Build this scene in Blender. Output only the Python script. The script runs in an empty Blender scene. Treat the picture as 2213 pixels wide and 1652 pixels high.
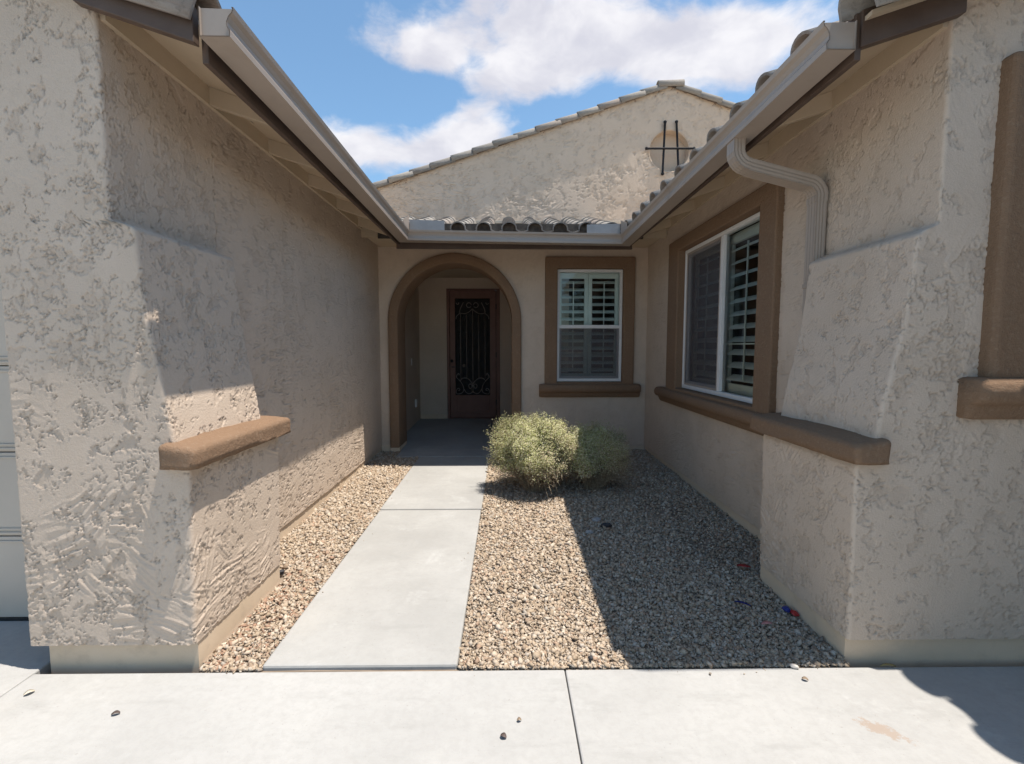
import bpy, bmesh, math, random
import numpy as np
from mathutils import Vector, Matrix

S = bpy.context.scene
COL = S.collection
rad = math.radians

# ------------------------------------------------------------------ camera
cam = bpy.data.cameras.new("camera")
cam.sensor_width = 36.0
cam.lens = 1000.0 / 2213.0 * 36.0
cam.clip_start = 0.02
cam.clip_end = 3000
camo = bpy.data.objects.new("camera", cam)
camo.location = (0, 0, 1.5)
camo.rotation_euler = (rad(90 - 4.346), 0, rad(-0.657))
COL.objects.link(camo)
S.camera = camo

# ------------------------------------------------------------------ light
SUN = Vector((0.276, -0.062, 1.0)).normalized()
EL = math.asin(SUN.z)
AZ = math.atan2(SUN.x, SUN.y)

S.view_settings.view_transform = 'Standard'
S.view_settings.look = 'None'
S.view_settings.gamma = 1.0
S.view_settings.use_curve_mapping = False
S.view_settings.exposure = 0.94

sl = bpy.data.lights.new("sun", 'SUN')
sl.energy = 3.9
sl.angle = rad(0.53)
sl.color = (1.0, 0.93, 0.83)
so = bpy.data.objects.new("sun", sl)
so.rotation_euler = SUN.to_track_quat('Z', 'Y').to_euler()
so.location = (5, -3, 12)
COL.objects.link(so)


class NT:
    """small helper that wires shader nodes"""
    def __init__(s, tree):
        s.t = tree
        s.n = tree.nodes
        s.l = tree.links
        s.n.clear()

    def node(s, typ, **kw):
        n = s.n.new(typ)
        for k, v in kw.items():
            setattr(n, k, v)
        return n

    def put(s, sock, v):
        if v is None:
            return
        if isinstance(v, bpy.types.NodeSocket):
            s.l.new(v, sock)
        else:
            sock.default_value = v

    def math(s, op, a, b=None, c=None, clamp=False):
        n = s.node('ShaderNodeMath', operation=op, use_clamp=clamp)
        s.put(n.inputs[0], a)
        s.put(n.inputs[1], b)
        s.put(n.inputs[2], c)
        return n.outputs[0]

    def vmath(s, op, a, b=None):
        n = s.node('ShaderNodeVectorMath', operation=op)
        s.put(n.inputs[0], a)
        s.put(n.inputs[1], b)
        return n.outputs[0]

    def noise(s, vec, scale, detail=4, rough=0.55, dist=0.0, out=0):
        n = s.node('ShaderNodeTexNoise')
        s.put(n.inputs['Vector'], vec)
        n.inputs['Scale'].default_value = scale
        n.inputs['Detail'].default_value = detail
        n.inputs['Roughness'].default_value = rough
        n.inputs['Distortion'].default_value = dist
        return n.outputs[out]

    def ramp(s, fac, stops):
        n = s.node('ShaderNodeValToRGB')
        e = n.color_ramp.elements
        while len(e) < len(stops):
            e.new(0.5)
        for i, (p, c) in enumerate(stops):
            e[i].position = p
            e[i].color = (c[0], c[1], c[2], 1) if hasattr(c, '__len__') else (c, c, c, 1)
        s.put(n.inputs[0], fac)
        return n.outputs[0]

    def mix(s, fac, a, b, mode='MIX'):
        n = s.node('ShaderNodeMix', data_type='RGBA', blend_type=mode)
        s.put(n.inputs[0], fac)
        for i, v in ((6, a), (7, b)):
            if not isinstance(v, bpy.types.NodeSocket) and len(v) == 3:
                v = (*v, 1)
            s.put(n.inputs[i], v)
        return n.outputs[2]

    def smooth(s, x, lo, hi):
        n = s.node('ShaderNodeMapRange', interpolation_type='SMOOTHSTEP')
        s.put(n.inputs[0], x)
        n.inputs[1].default_value = lo
        n.inputs[2].default_value = hi
        return n.outputs[0]


# ------------------------------------------------------------------ world: sky with clouds
W = bpy.data.worlds.new("World")
S.world = W
W.use_nodes = True
t = NT(W.node_tree)
tc = t.node('ShaderNodeTexCoord')
sky = t.node('ShaderNodeTexSky', sky_type='NISHITA')
sky.sun_disc = False
sky.sun_elevation = EL
sky.sun_rotation = AZ
sky.altitude = 400
sky.air_density = 1.0
sky.dust_density = 0.6
sky.ozone_density = 1.4
D = tc.outputs['Generated']
sp = t.node('ShaderNodeSeparateXYZ')
t.l.new(D, sp.inputs[0])
az = t.math('MULTIPLY', t.math('ARCTAN2', sp.outputs[0], sp.outputs[1]), 57.2958)
el = t.math('MULTIPLY', t.math('ARCSINE', sp.outputs[2]), 57.2958)
# stretched noise domain (clouds are wider than tall)
cmb = t.node('ShaderNodeCombineXYZ')
t.put(cmb.inputs[0], t.math('MULTIPLY', az, 0.055))
t.put(cmb.inputs[1], t.math('MULTIPLY', el, 0.10))
cv = cmb.outputs[0]
warp = t.noise(cv, 1.6, 3, 0.5, out=1)
cvw = t.vmath('ADD', cv, t.vmath('SCALE', t.vmath('SUBTRACT', warp, (0.5, 0.5, 0.5)), None))
n_scale = cvw.node
n_scale_in = n_scale.inputs[1].links[0].from_node
n_scale_in.inputs[3].default_value = 0.35
big = t.noise(cvw, 0.9, 2, 0.5)
fine = t.noise(cvw, 2.6, 8, 0.58)


def blob(a, e, sa, se, amp):
    x = t.math('DIVIDE', t.math('SUBTRACT', az, a), sa)
    y = t.math('DIVIDE', t.math('SUBTRACT', el, e), se)
    r = t.math('ADD', t.math('MULTIPLY', x, x), t.math('MULTIPLY', y, y))
    return t.math('MULTIPLY', t.math('EXPONENT', t.math('MULTIPLY', r, -1.0)), amp * (1.22 if amp > 0 else 1.0))


acc = None
for b in [(3, 33, 12, 3.8, .34), (16, 30.5, 11, 2.8, .32), (-9, 31.0, 5, 2.0, .24), (-16.5, 31.2, 3, 1.2, .20),
          (25.5, 29.0, 7, 3.4, .30), (1, 28.5, 7, 1.6, .20), (-15, 21.5, 9, 2.2, .34), (-4.5, 23.6, 5, 2.6, .36),
          (-22, 26.8, 9, 2.6, -.30), (-11, 27.3, 6, 1.3, -.28), (11, 25.6, 7, 1.2, -.25), (28, 34, 5, 2, -.2), (-24, 33, 6, 3, -.2)]:
    v = blob(*b)
    acc = v if acc is None else t.math('ADD', acc, v)
dens = t.math('ADD', t.math('ADD', t.math('MULTIPLY', big, .35), t.math('MULTIPLY', fine, .75)), acc)
mask = t.smooth(dens, .60, .88)
thick = t.smooth(dens, .80, 1.12)
shade = t.noise(t.vmath('ADD', cvw, (0.03, 0.12, 0)), 1.5, 5, .55)
ccol = t.mix(t.smooth(shade, .36, .66), (4.9, 4.85, 5.35), (6.9, 6.75, 6.85))
skyc = t.mix(1.0, sky.outputs[0], (1.22, 1.42, 1.38), 'MULTIPLY')
col = t.mix(t.math('MULTIPLY', mask, .93), skyc, ccol)
# fade clouds out below the horizon
col = t.mix(t.smooth(el, -1.0, 6.0), skyc, col)
bg = t.node('ShaderNodeBackground')
t.put(bg.inputs[0], col)
bg.inputs[1].default_value = 0.077
wo = t.node('ShaderNodeOutputWorld')
t.l.new(bg.outputs[0], wo.inputs[0])


# ------------------------------------------------------------------ materials
MATS = {}


def material(name):
    m = bpy.data.materials.new(name)
    m.use_nodes = True
    t = NT(m.node_tree)
    b = t.node('ShaderNodeBsdfPrincipled')
    o = t.node('ShaderNodeOutputMaterial')
    t.l.new(b.outputs[0], o.inputs[0])
    MATS[name] = m
    return t, b, o


def pos(t):
    g = t.node('ShaderNodeNewGeometry')
    return g.outputs['Position']


def bump(t, b, h, strength, dist, prev=None):
    n = t.node('ShaderNodeBump')
    n.inputs['Strength'].default_value = strength
    n.inputs['Distance'].default_value = dist
    t.put(n.inputs['Height'], h)
    if prev is not None:
        t.l.new(prev, n.inputs['Normal'])
    t.l.new(n.outputs[0], b.inputs['Normal'])
    return n.outputs[0]


def m_stucco():
    t, b, o = material('stucco')
    p = pos(t)
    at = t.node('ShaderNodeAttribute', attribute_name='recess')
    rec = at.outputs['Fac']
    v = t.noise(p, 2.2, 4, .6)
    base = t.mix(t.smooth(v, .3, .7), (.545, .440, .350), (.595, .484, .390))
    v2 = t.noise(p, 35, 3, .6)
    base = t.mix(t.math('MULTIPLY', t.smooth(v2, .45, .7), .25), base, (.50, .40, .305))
    colr = t.mix(t.math('MULTIPLY', rec, .32), base, (.45, .345, .265))  # base-coat tone in torn patches; crease and pit shade painted into the colour
    t.put(b.inputs['Base Color'], colr)
    b.inputs['Roughness'].default_value = .93
    b.inputs['Specular IOR Level'].default_value = .15
    # sand grain, rougher in the recesses
    g = t.noise(p, 420, 2, .7)
    g2 = t.noise(p, 120, 4, .6)
    h = t.math('ADD', t.math('MULTIPLY', g, t.math('ADD', t.math('MULTIPLY', rec, .8), .35)), t.math('MULTIPLY', g2, .8))
    bump(t, b, h, .75, .0045)


def m_trim():
    t, b, o = material('brown_trim')
    p = pos(t)
    v = t.noise(p, 3, 4, .6)
    c = t.mix(v, (.205, .128, .080), (.258, .166, .106))
    c = t.mix(t.math('MULTIPLY', t.smooth(t.noise(p, 60, 3, .6), .5, .75), .3), c, (.34, .26, .185))
    t.put(b.inputs['Base Color'], c)
    b.inputs['Roughness'].default_value = .9
    b.inputs['Specular IOR Level'].default_value = .2
    h = t.math('ADD', t.noise(p, 190, 3, .7), t.math('MULTIPLY', t.noise(p, 45, 4, .6), 1.5))
    bump(t, b, h, .9, .006)


def m_plain(name, c0, c1, rough=.6, scale=4., bmp=0., bscale=80., metal=0., spec=.4, dirt=None):
    t, b, o = material(name)
    p = pos(t)
    v = t.noise(p, scale, 5, .6)
    c = t.mix(t.smooth(v, .3, .7), c0, c1)
    if dirt:
        d = t.smooth(t.noise(p, dirt[1], 6, .65), .52, .72)
        c = t.mix(t.math('MULTIPLY', d, dirt[2]), c, dirt[0])
    t.put(b.inputs['Base Color'], c)
    b.inputs['Roughness'].default_value = rough
    b.inputs['Metallic'].default_value = metal
    b.inputs['Specular IOR Level'].default_value = spec
    if bmp:
        bump(t, b, t.noise(p, bscale, 4, .6), bmp, .003)


def m_concrete(name, c0, c1, stain=False):
    t, b, o = material(name)
    p = pos(t)
    v = t.noise(p, 1.3, 6, .62)
    c = t.mix(t.smooth(v, .3, .72), c0, c1)
    # faint grey smears and pale efflorescence
    sm = t.node('ShaderNodeMapping')
    sm.inputs['Scale'].default_value = (1.2, 4.5, 1)
    sm.inputs['Rotation'].default_value = (0, 0, .5)
    t.l.new(p, sm.inputs[0])
    s1 = t.smooth(t.noise(sm.outputs[0], 2.2, 7, .68), .52, .75)
    c = t.mix(t.math('MULTIPLY', s1, .42), c, (.255, .252, .24))
    s2 = t.smooth(t.noise(p, 3.1, 6, .7, .4), .56, .74)
    c = t.mix(t.math('MULTIPLY', s2, .5), c, (.47, .465, .455))
    s3 = t.smooth(t.noise(p, 1.0, 3, .5), .58, .75)
    c = t.mix(t.math('MULTIPLY', s3, .25), c, (.44, .385, .32))
    gn_ = t.noise(p, 28, 6, .72)
    c = t.mix(t.math('MULTIPLY', t.smooth(gn_, .42, .62), .20), c, (.27, .262, .25))
    # tiny specks
    sp_ = t.smooth(t.noise(p, 70, 3, .55), .66, .74)
    c = t.mix(t.math('MULTIPLY', sp_, .45), c, (.22, .20, .18))
    gr = t.noise(p, 500, 2, .6)
    c = t.mix(t.math('MULTIPLY', t.smooth(gr, .5, .7), .12), c, (.3, .3, .3))
    if stain:
        d = t.vmath('SUBTRACT', p, (1.475, 1.69, 0))
        mp = t.node('ShaderNodeMapping')
        mp.inputs['Rotation'].default_value = (0, 0, rad(38))
        t.l.new(d, mp.inputs[0])
        sc = t.vmath('MULTIPLY', mp.outputs[0], (9.5, 24, 0))
        ln = t.node('ShaderNodeVectorMath', operation='LENGTH')
        t.l.new(sc, ln.inputs[0])
        f = t.math('ADD', ln.outputs['Value'], t.math('MULTIPLY', t.math('SUBTRACT', t.noise(p, 40, 6, .75), .5), 3.2))
        f = t.math('SUBTRACT', 1.0, t.smooth(f, .45, .9))
        c = t.mix(t.math('MULTIPLY', f, .7), c, (.31, .235, .18))
    t.put(b.inputs['Base Color'], c)
    b.inputs['Roughness'].default_value = .88
    b.inputs['Specular IOR Level'].default_value = .25
    br = t.node('ShaderNodeMapping')
    br.inputs['Scale'].default_value = (25, 240, 25)
    t.l.new(p, br.inputs[0])
    h = t.math('ADD', t.math('MULTIPLY', t.noise(p, 320, 3, .6), .5), t.math('MULTIPLY', t.noise(br.outputs[0], 1, 2, .5), .6))
    n1 = bump(t, b, h, .4, .003)
    bump(t, b, t.noise(p, 6, 5, .6), .25, .012, n1)


def m_tile():
    t, b, o = material('roof_tile')
    oi = t.node('ShaderNodeObjectInfo')
    tcn = t.node('ShaderNodeTexCoord')
    p = pos(t)
    c = t.ramp(oi.outputs['Random'], [(0, (.19, .172, .158)), (.35, (.245, .225, .205)), (.7, (.29, .262, .232)), (1, (.25, .205, .178))])
    st = t.node('ShaderNodeMapping')
    st.inputs['Scale'].default_value = (4, 60, 30)
    t.l.new(tcn.outputs['Object'], st.inputs[0])
    s1 = t.smooth(t.noise(st.outputs[0], 1, 5, .65), .42, .7)
    c = t.mix(t.math('MULTIPLY', s1, .5), c, (.36, .345, .325))
    d = t.smooth(t.noise(p, 25, 5, .7), .52, .72)
    c = t.mix(t.math('MULTIPLY', d, .5), c, (.13, .115, .103))
    t.put(b.inputs['Base Color'], c)
    b.inputs['Roughness'].default_value = .9
    b.inputs['Specular IOR Level'].default_value = .25
    bump(t, b, t.math('ADD', t.noise(p, 160, 4, .65), s1), .5, .003)


def m_gravel():
    t, b, o = material('gravel')
    a = t.node('ShaderNodeAttribute', attribute_name='tint')
    p = pos(t)
    c = t.mix(t.math('MULTIPLY', t.smooth(t.noise(p, 150, 3, .6), .4, .7), .35), a.outputs['Color'], (.20, .155, .115))
    t.put(b.inputs['Base Color'], c)
    b.inputs['Roughness'].default_value = .95
    b.inputs['Specular IOR Level'].default_value = .15


def m_leaf():
    t, b, o = material('shrub_leaf')
    a = t.node('ShaderNodeAttribute', attribute_name='tint')
    t.put(b.inputs['Base Color'], a.outputs['Color'])
    b.inputs['Roughness'].default_value = .75
    b.inputs['Specular IOR Level'].default_value = .2
    tr = t.node('ShaderNodeBsdfTranslucent')
    t.put(tr.inputs[0], a.outputs['Color'])
    mx = t.node('ShaderNodeMixShader')
    mx.inputs[0].default_value = .36
    t.l.new(b.outputs[0], mx.inputs[1])
    t.l.new(tr.outputs[0], mx.inputs[2])
    t.l.new(mx.outputs[0], o.inputs[0])


def m_glass(name, tint, gloss=1.0):
    t, b, o = material(name)
    t.n.remove(b)
    tr = t.node('ShaderNodeBsdfTransparent')
    tr.inputs[0].default_value = (*tint, 1)
    gl = t.node('ShaderNodeBsdfGlossy')
    gl.inputs['Roughness'].default_value = .004
    gl.inputs['Color'].default_value = (.95, .97, 1, 1)
    fr = t.node('ShaderNodeFresnel')
    fr.inputs[0].default_value = 1.56
    mx = t.node('ShaderNodeMixShader')
    t.put(mx.inputs[0], t.math('MULTIPLY', fr.outputs[0], gloss, clamp=True))
    t.l.new(tr.outputs[0], mx.inputs[1])
    t.l.new(gl.outputs[0], mx.inputs[2])
    # a slight waviness like float glass
    bn = t.node('ShaderNodeBump')
    bn.inputs['Strength'].default_value = .03
    bn.inputs['Distance'].default_value = .01
    t.put(bn.inputs['Height'], t.noise(pos(t), 3, 2, .5))
    t.l.new(bn.outputs[0], gl.inputs['Normal'])
    t.l.new(mx.outputs[0], o.inputs[0])


def m_screen(name, col, open_):
    t, b, o = material(name)
    b.inputs['Base Color'].default_value = (*col, 1)
    b.inputs['Roughness'].default_value = .8
    tr = t.node('ShaderNodeBsdfTransparent')
    mx = t.node('ShaderNodeMixShader')
    mx.inputs[0].default_value = 1 - open_
    t.l.new(tr.outputs[0], mx.inputs[1])
    t.l.new(b.outputs[0], mx.inputs[2])
    t.l.new(mx.outputs[0], o.inputs[0])


m_stucco()
m_trim()
m_concrete('drive_concrete', (.338, .332, .322), (.398, .391, .380), True)
m_concrete('path_concrete', (.300, .294, .282), (.372, .365, .352))
m_tile()
m_gravel()
m_leaf()
m_glass('window_glass', (.88, .95, .91), 1.0)
m_screen('insect_screen', (.10, .09, .095), .42)
m_screen('door_screen', (.015, .015, .016), .12)
m_plain('plinth', (.60, .475, .345), (.65, .52, .385), .9, 3, .3, 120, dirt=((.42, .33, .24), 9, .35))
m_plain('gutter_metal', (.345, .285, .238), (.375, .31, .26), .42, 2, spec=.45, dirt=((.28, .225, .18), 7, .3))
m_plain('galvanised', (.25, .25, .255), (.30, .30, .305), .62, 8, metal=.3)
m_plain('fascia_paint', (.078, .050, .037), (.105, .070, .052), .6, 5, .3, 60, dirt=((.07, .05, .04), 14, .5))
m_plain('soffit_paint', (.50, .40, .285), (.55, .44, .32), .8, 3, .25, 50, dirt=((.42, .33, .23), 6, .3))
m_plain('vinyl', (.70, .68, .66), (.74, .72, .70), .45, 5, dirt=((.50, .47, .43), 12, .25))
m_plain('shutter_paint', (.78, .79, .76), (.82, .83, .80), .5, 4)
m_plain('iron', (.008, .009, .013), (.014, .015, .02), .7, 30, .3, 200, spec=.25)
m_plain('door_paint', (.17, .082, .062), (.20, .10, .076), .5, 6, .1, 200, spec=.4)
m_plain('scroll_iron', (.20, .17, .15), (.25, .21, .19), .5, 20)
m_plain('black_metal', (.012, .012, .014), (.02, .02, .022), .4, 20)
m_plain('dark_dirt', (.05, .042, .036), (.10, .085, .07), .95, 20, .6, 60)
m_plain('soil', (.20, .155, .115), (.27, .21, .16), .97, 9, .7, 90)
m_plain('desert_ground', (.34, .28, .22), (.42, .35, .28), .97, .6, .5, 20)
m_plain('asphalt', (.045, .045, .047), (.06, .06, .06), .95, 4, .5, 80)
m_plain('garage_paint', (.46, .40, .34), (.50, .435, .37), .5, 3, .15, 140)
m_plain('room_paint', (.16, .145, .13), (.20, .18, .16), .9, 3)
m_plain('twig', (.23, .17, .115), (.46, .38, .27), .9, 40)
m_plain('flashing', (.45, .39, .315), (.50, .44, .36), .6, 5)
m_plain('red_plastic', (.34, .018, .02), (.40, .025, .025), .45, 20)
m_plain('blue_plastic', (.012, .022, .17), (.02, .035, .22), .45, 20)
m_plain('pink_paper', (.50, .22, .20), (.56, .27, .25), .8, 20)
m_plain('black_stone', (.02, .02, .024), (.04, .04, .045), .7, 30, .6, 60)
m_plain('grey_stone', (.28, .27, .27), (.36, .35, .34), .85, 40, .6, 60)
m_plain('pale_stone', (.46, .42, .38), (.52, .48, .44), .85, 40, .6, 60)
m_plain('dry_leaf', (.20, .145, .10), (.30, .22, .15), .8, 60)
m_plain('pale_leaf', (.50, .45, .36), (.56, .50, .42), .8, 60)
m_plain('seed_pod', (.075, .055, .05), (.12, .09, .08), .6, 60)
m_plain('yellow_leaf', (.42, .33, .14), (.48, .38, .17), .8, 60)
m_plain('tree_leaf', (.055, .085, .03), (.09, .12, .045), .8, 8)
m_plain('bark', (.12, .09, .065), (.18, .14, .10), .95, 12, .6, 40)
m_plain('far_stucco', (.46, .39, .32), (.50, .43, .35), .95, 2)
m_plain('far_roof', (.30, .22, .18), (.36, .27, .22), .95, 3)
m_plain('white_paint', (.75, .75, .75), (.78, .78, .78), .5, 3)


# ------------------------------------------------------------------ mesh helpers
def tagit(o, label=None, cat=None, group=None, kind=None):
    for k, v in (('label', label), ('category', cat), ('group', group), ('kind', kind)):
        if v:
            o[k] = v
    return o


def empty(name, loc=(0, 0, 0)):
    o = bpy.data.objects.new(name, None)
    o.location = loc
    o.empty_display_size = .2
    COL.objects.link(o)
    return o


def link(name, me, mat, parent=None):
    o = bpy.data.objects.new(name, me)
    if mat and not me.materials:
        me.materials.append(MATS[mat])
    COL.objects.link(o)
    if parent is not None:
        o.parent = parent
        # thing roots only have a translation
        root = parent
        off = Vector((0, 0, 0))
        while root is not None:
            off += root.location
            root = root.parent
        o.matrix_parent_inverse = Matrix.Translation(-off) if parent.type == 'EMPTY' else Matrix.Identity(4)
        if parent.type != 'EMPTY':
            o.matrix_parent_inverse = Matrix.Identity(4)
    return o


def bm_obj(name, bm, mat, parent=None, smooth=False, recalc=True):
    if recalc:
        bmesh.ops.recalc_face_normals(bm, faces=bm.faces)
    me = bpy.data.meshes.new(name)
    bm.to_mesh(me)
    bm.free()
    if smooth:
        me.polygons.foreach_set('use_smooth', [True] * len(me.polygons))
    return link(name, me, mat, parent)


def add_box(bm, x0, x1, y0, y1, z0, z1, M=None):
    c = [(x0, y0, z0), (x1, y0, z0), (x1, y1, z0), (x0, y1, z0), (x0, y0, z1), (x1, y0, z1), (x1, y1, z1), (x0, y1, z1)]
    vs = [bm.verts.new(M(*p) if M else p) for p in c]
    fs = []
    for f in ((0, 3, 2, 1), (4, 5, 6, 7), (0, 1, 5, 4), (1, 2, 6, 5), (2, 3, 7, 6), (3, 0, 4, 7)):
        fs.append(bm.faces.new([vs[i] for i in f]))
    return vs


def bevel_all(bm, w, seg=2, ang=30):
    bmesh.ops.recalc_face_normals(bm, faces=bm.faces)
    es = [e for e in bm.edges if len(e.link_faces) == 2 and e.calc_face_angle(0) > rad(ang)]
    bmesh.ops.bevel(bm, geom=es, offset=w, segments=seg, profile=.5, affect='EDGES', clamp_overlap=True)


def box(name, x0, x1, y0, y1, z0, z1, mat, parent=None, bev=0, M=None, seg=2):
    bm = bmesh.new()
    add_box(bm, x0, x1, y0, y1, z0, z1, M)
    if bev:
        bevel_all(bm, bev, seg)
    return bm_obj(name, bm, mat, parent, smooth=False)


def prism(name, poly, z0, z1, mat, parent=None, bev=0, seg=3, M=None, smooth=False):
    bm = bmesh.new()
    f = (lambda a, b, c: M(a, b, c)) if M else (lambda a, b, c: (a, b, c))
    lo = [bm.verts.new(f(x, y, z0)) for x, y in poly]
    hi = [bm.verts.new(f(x, y, z1)) for x, y in poly]
    n = len(poly)
    bm.faces.new(lo[::-1])
    bm.faces.new(hi)
    for i in range(n):
        j = (i + 1) % n
        bm.faces.new([lo[i], lo[j], hi[j], hi[i]])
    if bev:
        bevel_all(bm, bev, seg)
    return bm_obj(name, bm, mat, parent, smooth)


def ring(name, a0, a1, z0, z1, ia0, ia1, iz0, iz1, d0, d1, M, mat, parent, bev=0, seg=2):
    """rectangular frame: outer a0..a1 x z0..z1, opening ia..iz, depth d0..d1 outward"""
    bm = bmesh.new()
    O = [(a0, z0), (a1, z0), (a1, z1), (a0, z1)]
    I = [(ia0, iz0), (ia1, iz0), (ia1, iz1), (ia0, iz1)]
    V = {}
    for k, d in (('b', d0), ('f', d1)):
        V['o' + k] = [bm.verts.new(M(a, d, z)) for a, z in O]
        V['i' + k] = [bm.verts.new(M(a, d, z)) for a, z in I]
    for i in range(4):
        j = (i + 1) % 4
        bm.faces.new([V['of'][i], V['of'][j], V['if'][j], V['if'][i]])
        bm.faces.new([V['ob'][i], V['ib'][i], V['ib'][j], V['ob'][j]])
        bm.faces.new([V['of'][i], V['ob'][i], V['ob'][j], V['of'][j]])
        bm.faces.new([V['if'][i], V['if'][j], V['ib'][j], V['ib'][i]])
    if bev:
        bevel_all(bm, bev, seg)
    return bm_obj(name, bm, mat, parent)


def add_tube(bm, pts, r, n=8, cap=True):
    pts = [Vector(p) for p in pts]
    rr = r if hasattr(r, '__len__') else [r] * len(pts)
    up = None
    rings = []
    for i, p in enumerate(pts):
        tdir = (pts[min(i + 1, len(pts) - 1)] - pts[max(i - 1, 0)]).normalized()
        if up is None:
            up = tdir.orthogonal().normalized()
        up = (up - tdir * up.dot(tdir)).normalized()
        s = tdir.cross(up)
        rings.append([bm.verts.new(p + (up * math.cos(2 * math.pi * k / n) + s * math.sin(2 * math.pi * k / n)) * rr[i]) for k in range(n)])
    for a, b in zip(rings, rings[1:]):
        for k in range(n):
            bm.faces.new([a[k], a[(k + 1) % n], b[(k + 1) % n], b[k]])
    if cap:
        bm.faces.new(rings[0][::-1])
        bm.faces.new(rings[-1])


def tube(name, pts, r, mat, parent=None, n=8):
    bm = bmesh.new()
    add_tube(bm, pts, r, n)
    return bm_obj(name, bm, mat, parent, smooth=True)


def np_mesh(name, V, F, mat, parent=None, smooth=False, attrs=()):
    """fast mesh from numpy arrays; F is (n,3) or (n,4)"""
    me = bpy.data.meshes.new(name)
    V = np.ascontiguousarray(V, np.float32)
    F = np.ascontiguousarray(F, np.int32)
    k = F.shape[1]
    me.vertices.add(len(V))
    me.vertices.foreach_set('co', V.ravel())
    me.loops.add(F.size)
    me.loops.foreach_set('vertex_index', F.ravel())
    me.polygons.add(len(F))
    me.polygons.foreach_set('loop_start', np.arange(0, F.size, k, dtype=np.int32))
    me.polygons.foreach_set('loop_total', np.full(len(F), k, np.int32))
    if smooth:
        me.polygons.foreach_set('use_smooth', np.ones(len(F), bool))
    for an, typ, data in attrs:
        a = me.attributes.new(an, typ, 'POINT')
        a.data.foreach_set('value' if typ == 'FLOAT' else 'color', np.ascontiguousarray(data, np.float32).ravel())
    me.update(calc_edges=True)
    return link(name, me, mat, parent)


# ------------------------------------------------------------------ numpy noise
_rng = np.random.RandomState(7)
PERM = _rng.permutation(512)
PERM = np.concatenate([PERM, PERM])
GA = _rng.rand(512) * 2 * np.pi
GX, GY = np.cos(GA), np.sin(GA)


def perlin(x, y, seed=0):
    x = x + seed * 17.31 + 200.
    y = y + seed * 9.77 + 200.
    xi = np.floor(x).astype(int)
    yi = np.floor(y).astype(int)
    xf, yf = x - xi, y - yi
    u = xf * xf * xf * (xf * (xf * 6 - 15) + 10)
    v = yf * yf * yf * (yf * (yf * 6 - 15) + 10)

    def g(a, b, dx, dy):
        h = PERM[(PERM[a & 511] + b) & 511]
        return GX[h] * dx + GY[h] * dy
    n00 = g(xi, yi, xf, yf)
    n10 = g(xi + 1, yi, xf - 1, yf)
    n01 = g(xi, yi + 1, xf, yf - 1)
    n11 = g(xi + 1, yi + 1, xf - 1, yf - 1)
    return (n00 * (1 - u) + n10 * u) * (1 - v) + (n01 * (1 - u) + n11 * u) * v


def fbm(x, y, oct=4, seed=0, gain=.5):
    s, a = 0, 1.
    for i in range(oct):
        s = s + a * perlin(x * 2 ** i, y * 2 ** i, seed + i * 3)
        a *= gain
    return s


def sstep(a, b, x):
    q = np.clip((x - a) / (b - a), 0, 1)
    return q * q * (3 - 2 * q)


def cells(u, v, size, seed):
    """nearest of a jittered grid of points: a random number per cell"""
    x, y = u / size + 300, v / size + 300
    xi, yi = np.floor(x).astype(int), np.floor(y).astype(int)
    best = np.full(u.shape, 9.)
    val = np.zeros(u.shape)
    for dx in (-1, 0, 1):
        for dy in (-1, 0, 1):
            a, b = xi + dx, yi + dy
            h = PERM[(PERM[(a + seed * 7) & 511] + b) & 511]
            h2 = PERM[(h + 91) & 511]
            d = (a + h / 512. - x) ** 2 + (b + h2 / 512. - y) ** 2
            k = d < best
            best = np.where(k, d, best)
            val = np.where(k, PERM[(h2 + 33) & 511] / 512., val)
    return val


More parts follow.
